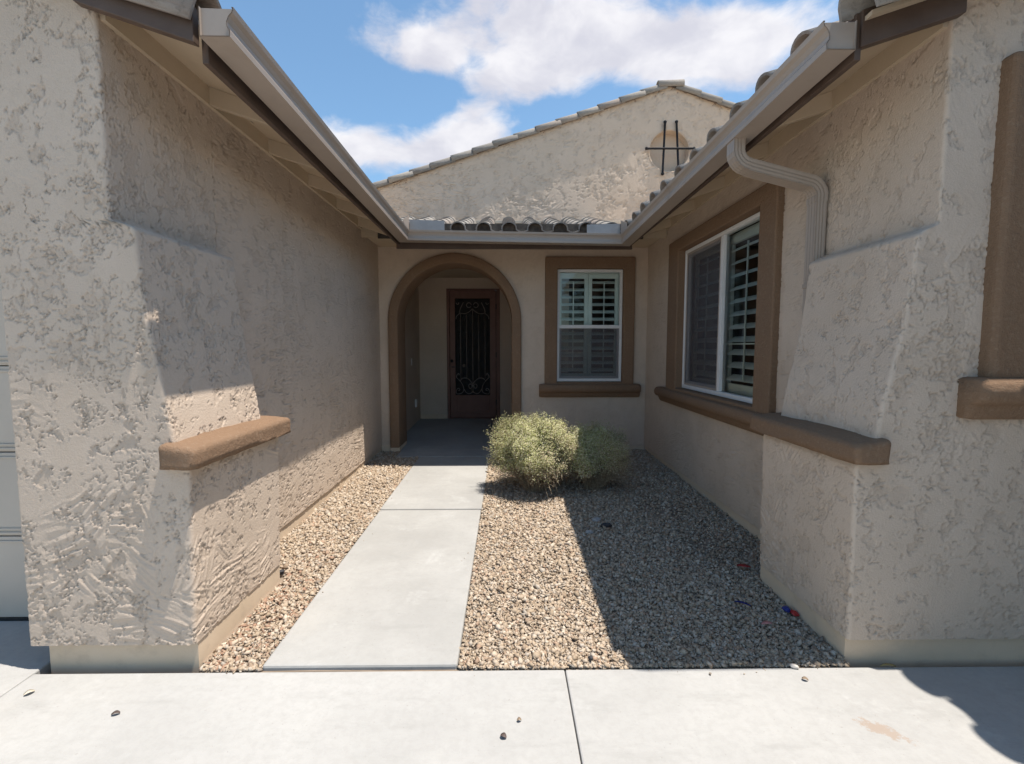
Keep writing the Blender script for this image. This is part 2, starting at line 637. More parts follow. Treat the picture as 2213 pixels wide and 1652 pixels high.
def stucco_h(u, v, seed=0, amt=1.0):
    """skip-trowel stucco: smooth coat with torn shallow patches, thin creases, pits and straight trowel strokes.
    returns height in metres and a colour mask: rough base coat plus painted crease shade"""
    wu = u + .022 * fbm(u * 9, v * 9, 3, seed + 1)
    wv = v + .022 * fbm(u * 9, v * 9, 3, seed + 2)
    region = fbm(u * 1.7, v * 1.5, 2, seed + 3)
    a = fbm(wu * 9.5, wv * 7.5, 6, seed + 5, .66) + .38 * region
    R = sstep(.25, .29, a)
    # torn rim on part of each patch
    torn = (1 - sstep(.015, .05, np.abs(a - .262))) * sstep(-.02, .16, perlin(u * 17, v * 17, seed + 9))
    # thin ragged creases
    gn = np.abs(fbm(wu * 8.5, wv * 11, 4, seed + 11, .55))
    crease = (1 - sstep(.008, .034, gn)) * sstep(.04, .16, fbm(u * 5.5, v * 5.5, 3, seed + 13) + .30 * region)
    gn2 = np.abs(fbm(wu * 17, wv * 15, 3, seed + 14, .5))
    crease2 = (1 - sstep(.012, .05, gn2)) * sstep(.10, .2, fbm(u * 6.5, v * 6.5, 3, seed + 15) + .45 * region)
    # clustered pits
    pit = sstep(.40, .50, perlin(wu * 55, wv * 48, seed + 17)) * sstep(.0, .14, fbm(u * 4, v * 4, 2, seed + 18) + .35 * region)
    lip = sstep(.12, .22, a) * (1 - sstep(.22, .26, a))
    cr = cells(u + .02 * perlin(u * 8, v * 8, seed + 20), v, .23, seed)
    ang = (cr - .5) * 2.4
    ca, sa = np.cos(ang), np.sin(ang)
    al, ac = u * ca + v * sa, -u * sa + v * ca
    st = perlin(al * 7, ac * 62 + 2.5 * perlin(al * 4, ac * 9, seed + 22), seed + 23)
    streak = (sstep(.05, .4, st) - .6 * sstep(.05, .4, -st)) * sstep(.0, .2, fbm(u * 1.5, v * 1.4, 2, seed + 25) + .1 * (cr - .5)) * (.22 + .78 * (1 - sstep(.85, 1.5, v)))
    grain = perlin(u * 85, v * 85, seed + 27)
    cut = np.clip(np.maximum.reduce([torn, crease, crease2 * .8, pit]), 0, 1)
    h = (-.0030 * R - .0060 * cut + .0015 * lip + .0030 * streak * (1 - .4 * R)
         + .0012 * grain * (.15 + .85 * R) + .0022 * perlin(u * 3.1, v * 2.7, seed + 31) + .003 * perlin(u * .8, v * .7, seed + 33))
    return h * amt, np.clip(.45 * R + .55 * cut, 0, 1)  # patches carry base-coat tone, cuts carry painted shade


def sheet(name, P, uu, vv, flip, parent, seed=0, amt=1.0, keep=None, mat='stucco', extra=None):
    """P[rows, cols, 3] base surface; displaced along its normals by the stucco relief"""
    tu = np.gradient(P, axis=1)
    tv = np.gradient(P, axis=0)
    N = np.cross(tu, tv)
    N /= np.linalg.norm(N, axis=2, keepdims=True) + 1e-9
    if flip:
        N = -N
    # soften normals so fillets stay smooth
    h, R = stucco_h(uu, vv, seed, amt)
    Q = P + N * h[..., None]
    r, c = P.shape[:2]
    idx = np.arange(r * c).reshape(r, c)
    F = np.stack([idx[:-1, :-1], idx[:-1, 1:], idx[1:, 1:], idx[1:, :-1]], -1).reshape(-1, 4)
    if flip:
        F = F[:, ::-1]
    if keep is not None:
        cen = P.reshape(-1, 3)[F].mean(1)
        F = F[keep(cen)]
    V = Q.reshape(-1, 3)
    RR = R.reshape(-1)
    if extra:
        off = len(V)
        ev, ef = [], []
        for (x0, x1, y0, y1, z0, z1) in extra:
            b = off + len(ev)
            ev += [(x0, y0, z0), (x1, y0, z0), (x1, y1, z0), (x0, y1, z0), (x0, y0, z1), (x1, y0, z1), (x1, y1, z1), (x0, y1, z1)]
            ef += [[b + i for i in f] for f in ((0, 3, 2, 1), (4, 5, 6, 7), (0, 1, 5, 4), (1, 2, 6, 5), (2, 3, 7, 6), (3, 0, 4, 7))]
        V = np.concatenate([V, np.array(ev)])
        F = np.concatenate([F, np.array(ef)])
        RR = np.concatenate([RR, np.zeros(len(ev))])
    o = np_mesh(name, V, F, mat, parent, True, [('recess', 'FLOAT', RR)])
    return o


def rounded_path(pts, radii, ns, arc=7):
    """sample a polyline with filleted corners, always the same number of samples"""
    P = [np.array(p, float) for p in pts]
    starts, ends, arcs = [], [], []
    cur = P[0]
    out = []
    n = len(P)
    for i in range(n - 1):
        a, b = P[i], P[i + 1]
        d = (b - a)
        L = np.linalg.norm(d) + 1e-9
        d = d / L
        r0 = radii[i]
        r1 = radii[i + 1]
        s, e = a + d * r0, b - d * r1
        tt = np.linspace(0, 1, ns[i])[:, None]
        out.append(s + (e - s) * tt)
        if i < n - 2:
            d2 = P[i + 2] - b
            d2 = d2 / (np.linalg.norm(d2) + 1e-9)
            e2 = b + d2 * r1
            q = np.linspace(0, 1, arc + 2)[1:-1, None]
            out.append((1 - q) ** 2 * e + 2 * q * (1 - q) * b + q * q * e2)
    return np.concatenate(out)


# ------------------------------------------------------------------ measured layout (metres)
YF, YB = 2.07, 6.33            # front faces of the wings, back wall
XL, XR = -1.72, 1.91           # courtyard side walls
def gz(y):                     # courtyard ground rises slightly to the porch
    return .013 * max(0., y - 2.08)


# ------------------------------------------------------------------ setting: ground, driveway, path
box('ground', -400, 400, -400, 400, -.40, -.20, 'desert_ground')
tagit(bpy.data.objects['ground'], kind='structure')
box('street', -300, 300, -19, -11, -.2, -.190, 'asphalt')
tagit(bpy.data.objects['street'], kind='structure')

drive = empty('driveway', (0, 0, 0))
tagit(drive, kind='structure')
G = .004
for (x0, x1, y0, y1) in [(-2.18, .27, -.45, 2.050), (.27, 2.72, -.45, 2.050), (2.72, 3.4, -.45, 2.050), (-4.63, -2.18, -.45, 2.55), (-7.1, -4.63, -.45, 2.55),
                         (-2.18, .27, -2.9, -.45), (.27, 2.72, -2.9, -.45), (-4.63, -2.18, -2.9, -.45), (-7.1, -4.63, -2.9, -.45),
                         (-2.18, .27, -6, -2.9), (-4.63, -2.18, -6, -2.9), (-7.1, -4.63, -6, -2.9), (.27, 2.72, -6, -2.9), (-7.1, .27, -11, -6)]:
    box('slab', x0 + G / 2, x1 - G / 2, y0 + G / 2, y1 - G / 2, -.11, 0, 'drive_concrete', drive, .007)
box('joint_bed', -7.1, 3.4, -11, 2.5, -.15, -.06, 'dark_dirt', drive)

path = empty('walkway', (0, 0, 0))
tagit(path, kind='structure')


def slab_sloped(name, x0, x1, y0, y1, za, zb, mat, parent, th=.1, bev=.008):
    bm = bmesh.new()
    vs = add_box(bm, x0, x1, y0, y1, 0, 1)
    for v in vs:
        top = za if abs(v.co.y - y0) < 1e-6 else zb
        v.co.z = top if v.co.z > .5 else top - th
    bevel_all(bm, bev, 2)
    return bm_obj(name, bm, mat, parent)


PX0, PX1 = -1.145, -.232
slab_sloped('slab', PX0, PX1, 2.066, 4.085, .016, .036, 'path_concrete', path, .12, .012)
slab_sloped('slab', PX0 - .004, PX1 + .003, 4.102, 6.0, .038, .060, 'path_concrete', path, .12, .010)
slab_sloped('porch_floor', -1.45, .08, 6.012, 6.34, .066, .075, 'path_concrete', path, .14, .008)
slab_sloped('porch_floor', -1.72, .62, 6.342, 8.80, .0745, .135, 'path_concrete', path, .14, .002)

# gravel bed: soil sheet plus loose crushed stone
bedv, bedf = [], []
nx, ny = 60, 70
xs = np.linspace(-1.9, 2.05, nx)
ys = np.linspace(2.058, 6.5, ny)
XX, YY = np.meshgrid(xs, ys)


def bedz(x, y):
    return (.013 * np.maximum(0, y - 2.08) - .004 + .010 * fbm(x * 1.3, y * 1.3, 2, 55)
            + .012 * sstep(1.0, 1.9, x) * sstep(2.3, 3.2, y))


ZZ = bedz(XX, YY) - .006
idx = np.arange(nx * ny).reshape(ny, nx)
Fq = np.stack([idx[:-1, :-1], idx[:-1, 1:], idx[1:, 1:], idx[1:, :-1]], -1).reshape(-1, 4)
_c = np.stack([XX, YY, ZZ], -1).reshape(-1, 3)[Fq].mean(1)
Fq = Fq[~(((_c[:, 0] < -1.43) | (_c[:, 0] > 1.60)) & (_c[:, 1] < 2.12))]
bed = np_mesh('gravel_bed', np.stack([XX, YY, ZZ], -1).reshape(-1, 3), Fq, 'soil', None, True)
tagit(bed, kind='structure')

rng = np.random.RandomState(11)


# crushed stone: jittered octahedra, 8 facets each
ICV = np.array([(1, 0, 0), (-1, 0, 0), (0, 1, 0), (0, -1, 0), (0, 0, 1), (0, 0, -1)], float)
ICF = np.array([(0, 2, 4), (2, 1, 4), (1, 3, 4), (3, 0, 4), (2, 0, 5), (1, 2, 5), (3, 1, 5), (0, 3, 5)])
NV = 6


def gravel(n):
    x = rng.uniform(-1.74, 1.93, n)
    # denser sampling near the camera, where single stones can be told apart
    y = 2.062 + (6.34 - 2.062) * rng.rand(n) ** 1.28
    onpath = (x > PX0 - .006) & (x < PX1 + .006) & (y < 6.02)
    left = (x < -1.43) & (y < 2.93)
    right = (x > 1.62) & (y < 2.86)
    porch = (x > -1.46) & (x < .09) & (y > 6.0)
    k = ~(onpath | left | right | porch)
    # stray dusty patches where the soil shows
    bare = np.exp(-((x - 1.40) / .28) ** 2 - ((y - 4.12) / .30) ** 2) + np.exp(-((x - 1.50) / .20) ** 2 - ((y - 3.35) / .28) ** 2)
    k &= rng.rand(n) > .82 * bare
    x, y = x[k], y[k]
    n = len(x)
    r = np.clip(np.exp(rng.normal(np.log(.0088), .42, n)), .0035, .024) * (.72 + .11 * (y - 2.06))
        # a few bigger stones
    r = np.minimum(np.where(rng.rand(n) < .012, r * 1.5, r), .022)
    base = bedz(x, y)
    z = base + r * rng.uniform(-.15, .75, n)
    # a few strays on the concrete
    m_ = 45
    sx = np.where(rng.rand(m_) < .45, PX1 - np.abs(rng.normal(0, .05, m_)), PX0 + np.abs(rng.normal(0, .04, m_)))
    sy = rng.uniform(2.08, 5.9, m_)
    dr = rng.rand(m_) < .45
    sx = np.where(dr, np.where(rng.rand(m_) < .8, rng.uniform(-.2, 1.6, m_), rng.uniform(-1.4, -1.1, m_)), sx)
    sy = np.where(dr, 2.05 - np.abs(rng.normal(0, .03, m_)), sy)
    sr = np.exp(rng.normal(np.log(.0036), .4, m_))
    sz_ = np.where(dr, .0, .016 + .0104 * (sy - 2.07)) + sr * .45
    x, y, z, r = np.r_[x, sx], np.r_[y, sy], np.r_[z, sz_], np.r_[r, sr]
    n = len(x)
    # random rotations and flattened, angular shapes
    q = np.stack([np.ones(n), rng.normal(0, .28, n), rng.normal(0, .28, n), np.zeros(n)], -1)
    yaw = rng.uniform(0, 2 * np.pi, n) / 2
    cyw, syw = np.cos(yaw), np.sin(yaw)
    q = np.stack([q[:, 0] * cyw, q[:, 1] * cyw + q[:, 2] * syw, q[:, 2] * cyw - q[:, 1] * syw, q[:, 0] * syw], -1)
    q /= np.linalg.norm(q, axis=1, keepdims=True)
    w, a, b, c = q.T
    Rm = np.stack([1 - 2 * (b * b + c * c), 2 * (a * b - c * w), 2 * (a * c + b * w), 2 * (a * b + c * w), 1 - 2 * (a * a + c * c), 2 * (b * c - a * w),
                   2 * (a * c - b * w), 2 * (b * c + a * w), 1 - 2 * (a * a + b * b)], -1).reshape(n, 3, 3)
    sc = np.stack([rng.uniform(.9, 1.45, n), rng.uniform(.75, 1.1, n), rng.uniform(.42, .8, n)], -1)
    V = ICV[None] * (1 + rng.uniform(-.15, .35, (n, NV, 1))) + rng.uniform(-.32, .32, (n, NV, 3))
    V = V * sc[:, None, :] * r[:, None, None]
    V = np.einsum('nij,nkj->nki', Rm, V)
    V += np.stack([x, y, z], -1)[:, None, :]
    F = ICF[None] + NV * np.arange(n)[:, None, None]
    pal = np.array([(.36, .285, .21), (.41, .335, .26), (.32, .25, .18), (.46, .39, .315), (.28, .21, .152), (.33, .23, .165), (.385, .335, .28), (.21, .175, .145)])
    ci = rng.choice(len(pal), n, p=[.24, .22, .15, .13, .08, .06, .09, .03])
    redzone = np.clip(np.exp(-((x + 1.35) / .25) ** 2 - ((y - 2.5) / .6) ** 2) * .22, 0, 1)
    cc = pal[ci] * rng.uniform(.85, 1.12, (n, 1)) * 1.14
    cc = np.where((rng.rand(n) < redzone)[:, None], np.array([(.34, .21, .148)]), cc)
    C = np.concatenate([cc, np.ones((n, 1))], 1)
    return V.reshape(-1, 3), F.reshape(-1, 3), np.repeat(C, NV, 0)


gv, gf, gc = gravel(158000)
gr = np_mesh('gravel', gv, gf, 'gravel', None, False, [('tint', 'FLOAT_COLOR', gc)])
tagit(gr, 'crushed tan landscaping gravel filling the courtyard beds', 'gravel', kind='stuff')

# ------------------------------------------------------------------ roof tiles (shared meshes)
def tile_mesh(name, prof, length, th, nose_lift, taper=1.0):
    """profile (y,z) swept along +x (down slope); upper end at x=-length"""
    bm = bmesh.new()
    n = len(prof)

    def inner():
        out = []
        for i, (y, z) in enumerate(prof):
            a = prof[max(0, i - 1)]
            b = prof[min(n - 1, i + 1)]
            dy, dz = b[0] - a[0], b[1] - a[1]
            L = math.hypot(dy, dz)
            out.append((y + dz / L * th, z - dy / L * th))
        return out
    inn = inner()
    R = []
    for x, lift, s in ((-length, 0, taper), (-length * .5, nose_lift * .5, (1 + taper) / 2), (0, nose_lift, 1)):
        R.append(([bm.verts.new((x, y * s, z * s + lift)) for y, z in prof], [bm.verts.new((x, y * s, z * s + lift)) for y, z in inn]))
    for (a, ai), (b, bi) in zip(R, R[1:]):
        for i in range(n - 1):
            bm.faces.new([a[i], a[i + 1], b[i + 1], b[i]])
            bm.faces.new([ai[i], bi[i], bi[i + 1], ai[i + 1]])
        bm.faces.new([a[0], b[0], bi[0], ai[0]])
        bm.faces.new([a[-1], ai[-1], bi[-1], b[-1]])
    for k, (a, ai) in ((0, R[0]), (1, R[-1])):
        for i in range(n - 1):
            f = [a[i], ai[i], ai[i + 1], a[i + 1]]
            bm.faces.new(f if k == 0 else f[::-1])
    bmesh.ops.recalc_face_normals(bm, faces=bm.faces)
    me = bpy.data.meshes.new(name)
    bm.to_mesh(me)
    bm.free()
    me.polygons.foreach_set('use_smooth', [len(p.vertices) == 4 and abs(p.normal.x) < .7 for p in me.polygons])
    me.materials.append(MATS['roof_tile'])
    return me


def s_profile(w=.31, r=.092, hgt=.088):
    P = []
    for i in range(11):
        a = math.pi * i / 10
        P.append((-r * math.cos(a), hgt * math.sin(a) ** .85 if 0 < i < 10 else 0))
    pw = w - 2 * r
    for i in range(1, 6):
        q = i / 5
        P.append((r + pw * q, -.022 * math.sin(math.pi * q)))
    return P


TILE = tile_mesh('roof_tile', s_profile(), .43, .014, .018)
EDGE = tile_mesh('edge_tile', [(-.094, -.078)] + s_profile()[:11] + [(.096, -.02)], .43, .014, .018)
EDGE_M = tile_mesh('edge_tile', [(-y, z) for y, z in ([(-.094, -.078)] + s_profile()[:11] + [(.096, -.02)])][::-1], .43, .014, .018)
TILE_M = tile_mesh('roof_tile', [(-y, z) for y, z in s_profile()][::-1], .43, .014, .018)
RAKEP = [(.085, -.06)] + [(.085 * math.cos(math.pi * i / 9), .06 * math.sin(math.pi * i / 9) + .0) for i in range(0, 10)] + [(-.088, -.055)]
RAKEP = [(-y, z) for y, z in RAKEP]
RAKE = tile_mesh('rake_tile', RAKEP, .385, .013, .016, .94)
EXP = .35


def place_tile(me, name, parent, nose, down, across, jitter=0.0):
    """nose: world position of the tile's lower edge, down: unit vector down the slope, across: unit vector"""
    x = Vector(down).normalized()
    y = Vector(across).normalized()
    z = x.cross(y).normalized()
    if z.z < 0:
        y = -y
        z = -z
    M = Matrix((x, y, z)).transposed().to_4x4()
    if jitter:
        M = M @ Matrix.Rotation(random.uniform(-jitter, jitter), 4, 'Z') @ Matrix.Rotation(random.uniform(-jitter, jitter) * .6, 4, 'X')
        nose = Vector(nose) + Vector((random.uniform(-1, 1), random.uniform(-1, 1), random.uniform(-.3, .5))) * .006
    M.translation = Vector(nose)
    o = bpy.data.objects.new(name, me)
    COL.objects.link(o)
    o.parent = parent
    o.matrix_parent_inverse = Matrix.Identity(4)
    o.matrix_basis = M
    return o


random.seed(3)
SL = .333


# ------------------------------------------------------------------ windows
def MBACK(a, d, z): return (a, YB - d, z)
def MRIGHT(a, d, z): return (XR - d, a, z)
def MFRONT(a, d, z): return (a, YF - d, z)


def pane_mesh(name, M, a0, a1, z0, z1, d, mat, parent):
    bm = bmesh.new()
    vs = [bm.verts.new(M(a, d, z)) for a, z in ((a0, z0), (a1, z0), (a1, z1), (a0, z1))]
    f = bm.faces.new(vs)
    f.normal_update()
    if f.normal.dot(Vector(M(0, 1, 0)) - Vector(M(0, 0, 0))) < 0:
        f.normal_flip()
    return bm_obj(name, bm, mat, parent, recalc=False)


def shutters(win, M, a0, a1, z0, z1, npan, d, pitch=.108, tilt=28, midrail=None):
    """plantation shutters: stiles, rails, louvers and tilt bars"""
    w = (a1 - a0) / npan
    st = .052
    lv = None
    for k in range(npan):
        p0, p1 = a0 + k * w + .002, a0 + (k + 1) * w - .002
        ring('shutter_frame', p0, p1, z0, z1, p0 + st, p1 - st, z0 + .085, z1 - .085, d - .03, d, M, 'shutter_paint', win, .003, 1)
        zz0, zz1 = z0 + .085, z1 - .085
        n = int(round((zz1 - zz0) / pitch))
        step = (zz1 - zz0) / n
        for i in range(n):
            zc = zz0 + (i + .5) * step
            ct, stn = math.cos(rad(tilt)), math.sin(rad(tilt))
            bm = bmesh.new()
            bw, bt = .046, .0055
            # elliptical blade section
            secs = []
            for aa in (p0 + st + .002, p1 - st - .002):
                rr = []
                for j in range(8):
                    q = 2 * math.pi * j / 8
                    u, v = bw * math.cos(q), bt * math.sin(q)
                    rr.append(bm.verts.new(M(aa, d - .015 + u * ct - v * stn, zc - u * stn - v * ct)))
                secs.append(rr)
            for j in range(8):
                bm.faces.new([secs[0][j], secs[0][(j + 1) % 8], secs[1][(j + 1) % 8], secs[1][j]])
            bm.faces.new(secs[0])
            bm.faces.new(secs[1][::-1])
            bm_obj('louver', bm, 'shutter_paint', win, smooth=False)
        ac = (p0 + p1) / 2
        box('tilt_bar', ac - .006, ac + .006, d + .026, d + .036, zz0 + .04, zz1 - .04, 'shutter_paint', win, 0, M)


def room(name, x0, x1, y0, y1, z0, z1, openside, parent):
    """a dark room behind a window: a box with one side left open"""
    bm = bmesh.new()
    add_box(bm, x0, x1, y0, y1, z0, z1)
    bm.faces.ensure_lookup_table()
    kill = []
    for f in bm.faces:
        c = f.calc_center_median()
        if openside == 'x0' and abs(c.x - x0) < 1e-4: kill.append(f)
        if openside == 'y0' and abs(c.y - y0) < 1e-4: kill.append(f)
    bmesh.ops.delete(bm, geom=kill, context='FACES')
    return bm_obj(name, bm, 'room_paint', parent)


# ------------------------------------------------------------------ left wing (garage)
def wing_xc(z, tab):
    zs = [a for a, b in tab]
    return np.interp(z, zs, [b for a, b in tab])


LT = [(.0, -1.452), (.5, -1.440), (.94, -1.432), (.99, -1.45), (1.04, -1.492), (1.08, -1.497), (1.23, -1.517), (1.4, -1.546), (1.6, -1.579), (1.8, -1.600), (2.005, -1.614),
      (2.018, -1.622), (2.030, -1.645), (2.050, -1.710), (2.062, -1.7195), (3.3, -1.7195)]
RT = [(.0, 1.612), (.5, 1.607), (.94, 1.603), (.99, 1.62), (1.04, 1.683), (1.08, 1.687), (1.25, 1.712), (1.4, 1.745), (1.6, 1.783), (1.8, 1.806), (1.99, 1.819),
      (2.003, 1.827), (2.018, 1.850), (2.040, 1.902), (2.052, 1.9095), (3.3, 1.9095)]


def wing_sheet(name, side, parent, keep, extra, seed):
    z = np.concatenate([np.arange(.118, 2.2, .0049), np.arange(2.2, 3.2, .0062)])
    rows = []
    for zz in z:
        yb = 2.895 if zz < .97 else 2.815
        yb2 = 2.85 if zz < .97 else 2.815
        if side == 'L':
            xc = wing_xc(zz, LT)
            d = abs(xc - XL)
            r = min(.016, d * .45)
            pts = [(-2.212, 2.46), (-2.212, YF), (xc, YF), (xc, yb), (XL, yb), (XL, YB)]
            rd = [0, .014, .018, r, r, 0]
            ns = [20, 150, 155, 12, 255]
        else:
            xc = wing_xc(zz, RT)
            d = abs(xc - XR)
            r = min(.016, d * .45)
            pts = [(XR, YB), (XR, yb2), (xc, yb2), (xc, YF), (2.55, YF), (3.35, YF)]
            rd = [0, r, r, .018, .004, 0]
            ns = [255, 12, 155, 140, 12]
        rows.append(rounded_path(pts, rd, ns))
    XY = np.array(rows)
    ref = XY[len(z) // 2]
    u = np.concatenate([[0], np.cumsum(np.linalg.norm(np.diff(ref, axis=0), axis=1))])
    P = np.concatenate([XY, np.broadcast_to(z[:, None, None], XY.shape[:2] + (1,))], 2)
    U = P[..., 0] + P[..., 1] if side == 'L' else P[..., 0] - P[..., 1]
    V = P[..., 2]
    flip = False
    return sheet(name, P, U, V, flip, parent, seed, 1.0, keep, 'stucco', extra)


LW = empty('house_wing', (-2.2, 2.6, 0))
tagit(LW, 'beige stucco left wing with flared buttress and a strip of garage door', 'house wing')
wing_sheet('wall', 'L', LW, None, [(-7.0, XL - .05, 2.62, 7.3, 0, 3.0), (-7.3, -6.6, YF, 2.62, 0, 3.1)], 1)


def ledge(name, side, parent):
    s = -1 if side == 'L' else 1
    if side == 'L':
        poly = [(-1.548, 2.018), (-1.372, 2.018), (-1.372, 2.955), (-1.75, 2.955), (-1.75, 2.3), (-1.548, 2.3)]
        z0, z1 = .955, 1.072
    else:
        poly = [(1.735, 2.018), (1.735, 2.3), (1.95, 2.3), (1.95, 2.955), (1.562, 2.955), (1.562, 2.018)]
        z0, z1 = .968, 1.085
    bm = bmesh.new()
    lo = [bm.verts.new((x, y, z0)) for x, y in poly]
    # the top slopes outwards to shed rain
    xo = -1.372 if side == 'L' else 1.562
    hi = [bm.verts.new((x, y, z1 + .012 - (.026 if abs(x - xo) < .01 else 0) - (.006 if y < 2.1 else 0))) for x, y in poly]
    n = len(poly)
    bm.faces.new(lo[::-1])
    bm.faces.new(hi)
    for i in range(n):
        bm.faces.new([lo[i], lo[(i + 1) % n], hi[(i + 1) % n], hi[i]])
    # heavy rounding on top, light below
    bmesh.ops.recalc_face_normals(bm, faces=bm.faces)
    top = [e for e in bm.edges if all(v.co.z > z1 - .06 for v in e.verts)]
    ver = [e for e in bm.edges if abs(e.verts[0].co.z - e.verts[1].co.z) > .05]
    bmesh.ops.bevel(bm, geom=top + ver, offset=.030, segments=5, profile=.5, affect='EDGES', clamp_overlap=True)
    bmesh.ops.triangulate(bm, faces=[f for f in bm.faces if len(f.verts) > 4])
    for _ in range(4):
        es = [e for e in bm.edges if e.calc_length() > .035]
        if not es:
            break
        bmesh.ops.subdivide_edges(bm, edges=es, cuts=1, use_grid_fill=True)
        bmesh.ops.triangulate(bm, faces=[f for f in bm.faces if len(f.verts) > 4])
    bm.normal_update()
    co = np.array([v.co[:] for v in bm.verts])
    h = .005 * fbm(co[:, 0] * 9 + co[:, 2] * 7, co[:, 1] * 9 - co[:, 2] * 5, 3, 61 + s) - .004
    for v, q in zip(bm.verts, h):
        v.co += v.normal * float(q)
    return bm_obj(name, bm, 'brown_trim', parent, smooth=True)


ledge('ledge', 'L', LW)


def plinth(name, pts, z1, parent, th=.3):
    """stem wall below the stucco, set back a little"""
    bm = bmesh.new()
    lo = [bm.verts.new((x, y, -.12)) for x, y in pts]
    hi = [bm.verts.new((x, y, z1)) for x, y in pts]
    for i in range(len(pts) - 1):
        bm.faces.new([lo[i], lo[i + 1], hi[i + 1], hi[i]])
    # cap so nothing shows through under the stucco edge
    return bm_obj(name, bm, 'plinth', parent)


plinth('stem_wall', [(-2.15, 2.46), (-2.15, 2.098), (-1.456, 2.098), (-1.456, 2.882), (XL - .012, 2.882), (XL - .012, YB + .01)], .135, LW)

# garage door: overlapping steel sections with raised panels
GY0 = 2.462
gd = box('garage_door', -7.0, -2.10, GY0 + .035, GY0 + .06, .012, 2.35, 'garage_paint', LW)
for k in range(5):
    z0 = .018 + k * .462
    bm = bmesh.new()
    add_box(bm, -6.9, -2.12, GY0 + .006, GY0 + .034, z0, z0 + .456)
    bevel_all(bm, .004, 2)
    for j in range(6):
        xa = -6.85 + j * .59
        add_box(bm, xa + .04, xa + .56, GY0 - .001, GY0 + .008, z0 + .10, z0 + .36)
        add_box(bm, xa + .075, xa + .525, GY0 - .006, GY0 + .0, z0 + .135, z0 + .325)
    bm_obj('door_section', bm, 'garage_paint', gd)
for zz in (.0175 + .462, .0175 + 2 * .462, .0175 + 3 * .462):
    box('rib', -6.9, -2.12, GY0 - .002, GY0 + .012, zz + .012, zz + .022, 'garage_paint', gd, .002)
    box('rib', -6.9, -2.12, GY0 - .002, GY0 + .012, zz + .034, zz + .044, 'garage_paint', gd, .002)
    box('rib', -6.9, -2.12, GY0 - .002, GY0 + .012, zz - .036, zz - .026, 'garage_paint', gd, .002)
box('rubber_seal', -6.9, -2.12, GY0, GY0 + .04, 0.001, .0175, 'black_metal', gd)
prism('hinge_handle', [(-2.27, .47), (-2.212, .452), (-2.212, .49), (-2.235, .478)], -.012, 0, 'black_metal', gd,
      M=lambda a, b, c: (a, GY0 - .004 + c, b))
box('garage_header', -7.3, -2.16, YF + .004, 2.47, 2.30, 3.12, 'stucco', LW)


def wing_roof(side, parent, ymin, yfirst, ncol):
    s = -1 if side == 'L' else 1
    xf = -1.29 if side == 'L' else 1.485       # fascia line
    nose_x = -1.255 if side == 'L' else 1.410
    # sheathing slab
    poly = [(0, -.016), (4.6, 4.6 * SL - .016), (4.6, 4.6 * SL + .002), (0, .002)]
    roof = prism('roof', poly, ymin, 9.0, 'soffit_paint', parent, M=lambda a, b, c: (xf + s * a, c, 2.862 + b))
    dn = Vector((-s, 0, -SL)).normalized()
    for c in range(ncol):
        yc = yfirst + c * .32
        for r in range(11 if c == 0 else 3):
            L = r * EXP
            p = Vector((nose_x, yc, 2.872 if side == 'L' else 2.862)) - dn * L
            if c == 0:
                place_tile(EDGE if side == 'L' else EDGE_M, 'edge_tile', roof, p, dn, (0, 1, 0), .006)
                continue
            place_tile(TILE if side == 'L' else TILE_M, 'roof_tile', roof, p, dn, (0, 1, 0), .012)
    # fascia and sub-fascia behind the gutter
    box('fascia', *(sorted((xf, xf - s * .028))), ymin + .05, YB if False else 5.58, 2.698, 2.885, 'fascia_paint', parent, .003)
    # short rake board closing the eave overhang at the front
    xw = XL - .04 if side == 'L' else XR + .0
    a1 = abs(xw - xf)
    poly = [(-.01, -.118), (a1, a1 * SL - .118), (a1, a1 * SL + .04), (-.01, .03)]
    prism('rake_board', poly, YF - .062, YF - .022, 'fascia_paint', parent, .004, 2, M=lambda a, b, c: (xf + s * a, c, 2.862 + b))
    # exposed rafter tails, frieze blocking
    xw = XL if side == 'L' else XR
    a1 = abs(xw - xf)
    for yy in (2.80, 3.46, 4.12, 4.78, 5.44):
        prism('rafter', [(.002, -.112), (a1 + .01, a1 * SL - .112), (a1 + .01, a1 * SL - .012), (.002, -.012)], yy - .02, yy + .02, 'soffit_paint', parent, .003, 1,
              M=lambda a, b, c: (xf + s * a, c, 2.862 + b))
    prism('frieze_board', [(a1 - .022, a1 * SL - .125), (a1 + .02, a1 * SL - .125), (a1 + .02, a1 * SL + .0), (a1 - .022, a1 * SL - .012)], YF + .02, 6.30, 'soffit_paint', parent, 0,
          M=lambda a, b, c: (xf + s * a, c, 2.862 + b))
    return roof


lroof = wing_roof('L', LW, YF - .045, 2.068, 13)

# ------------------------------------------------------------------ right wing
RW = empty('house_wing', (2.6, 2.4, 0))
tagit(RW, 'beige stucco right wing with flared buttress and sliding window', 'house wing')
WR = (3.47, 5.085, 1.05, 2.535)     # sliding window: y0 y1 z0 z1
WFR = (2.34, 2.95, 1.40, 2.58)      # window cut by the right edge of the frame


def keep_right(c):
    side = (np.abs(c[:, 0] - XR) < .03) & (c[:, 1] > WR[0] - .06) & (c[:, 1] < WR[1] + .06) & (c[:, 2] > WR[2] - .03) & (c[:, 2] < WR[3] + .06)
    front = (np.abs(c[:, 1] - YF) < .03) & (c[:, 0] > WFR[0] - .06) & (c[:, 0] < WFR[1] + .06) & (c[:, 2] > WFR[2] - .03) & (c[:, 2] < WFR[3] + .06)
    return ~(side | front)


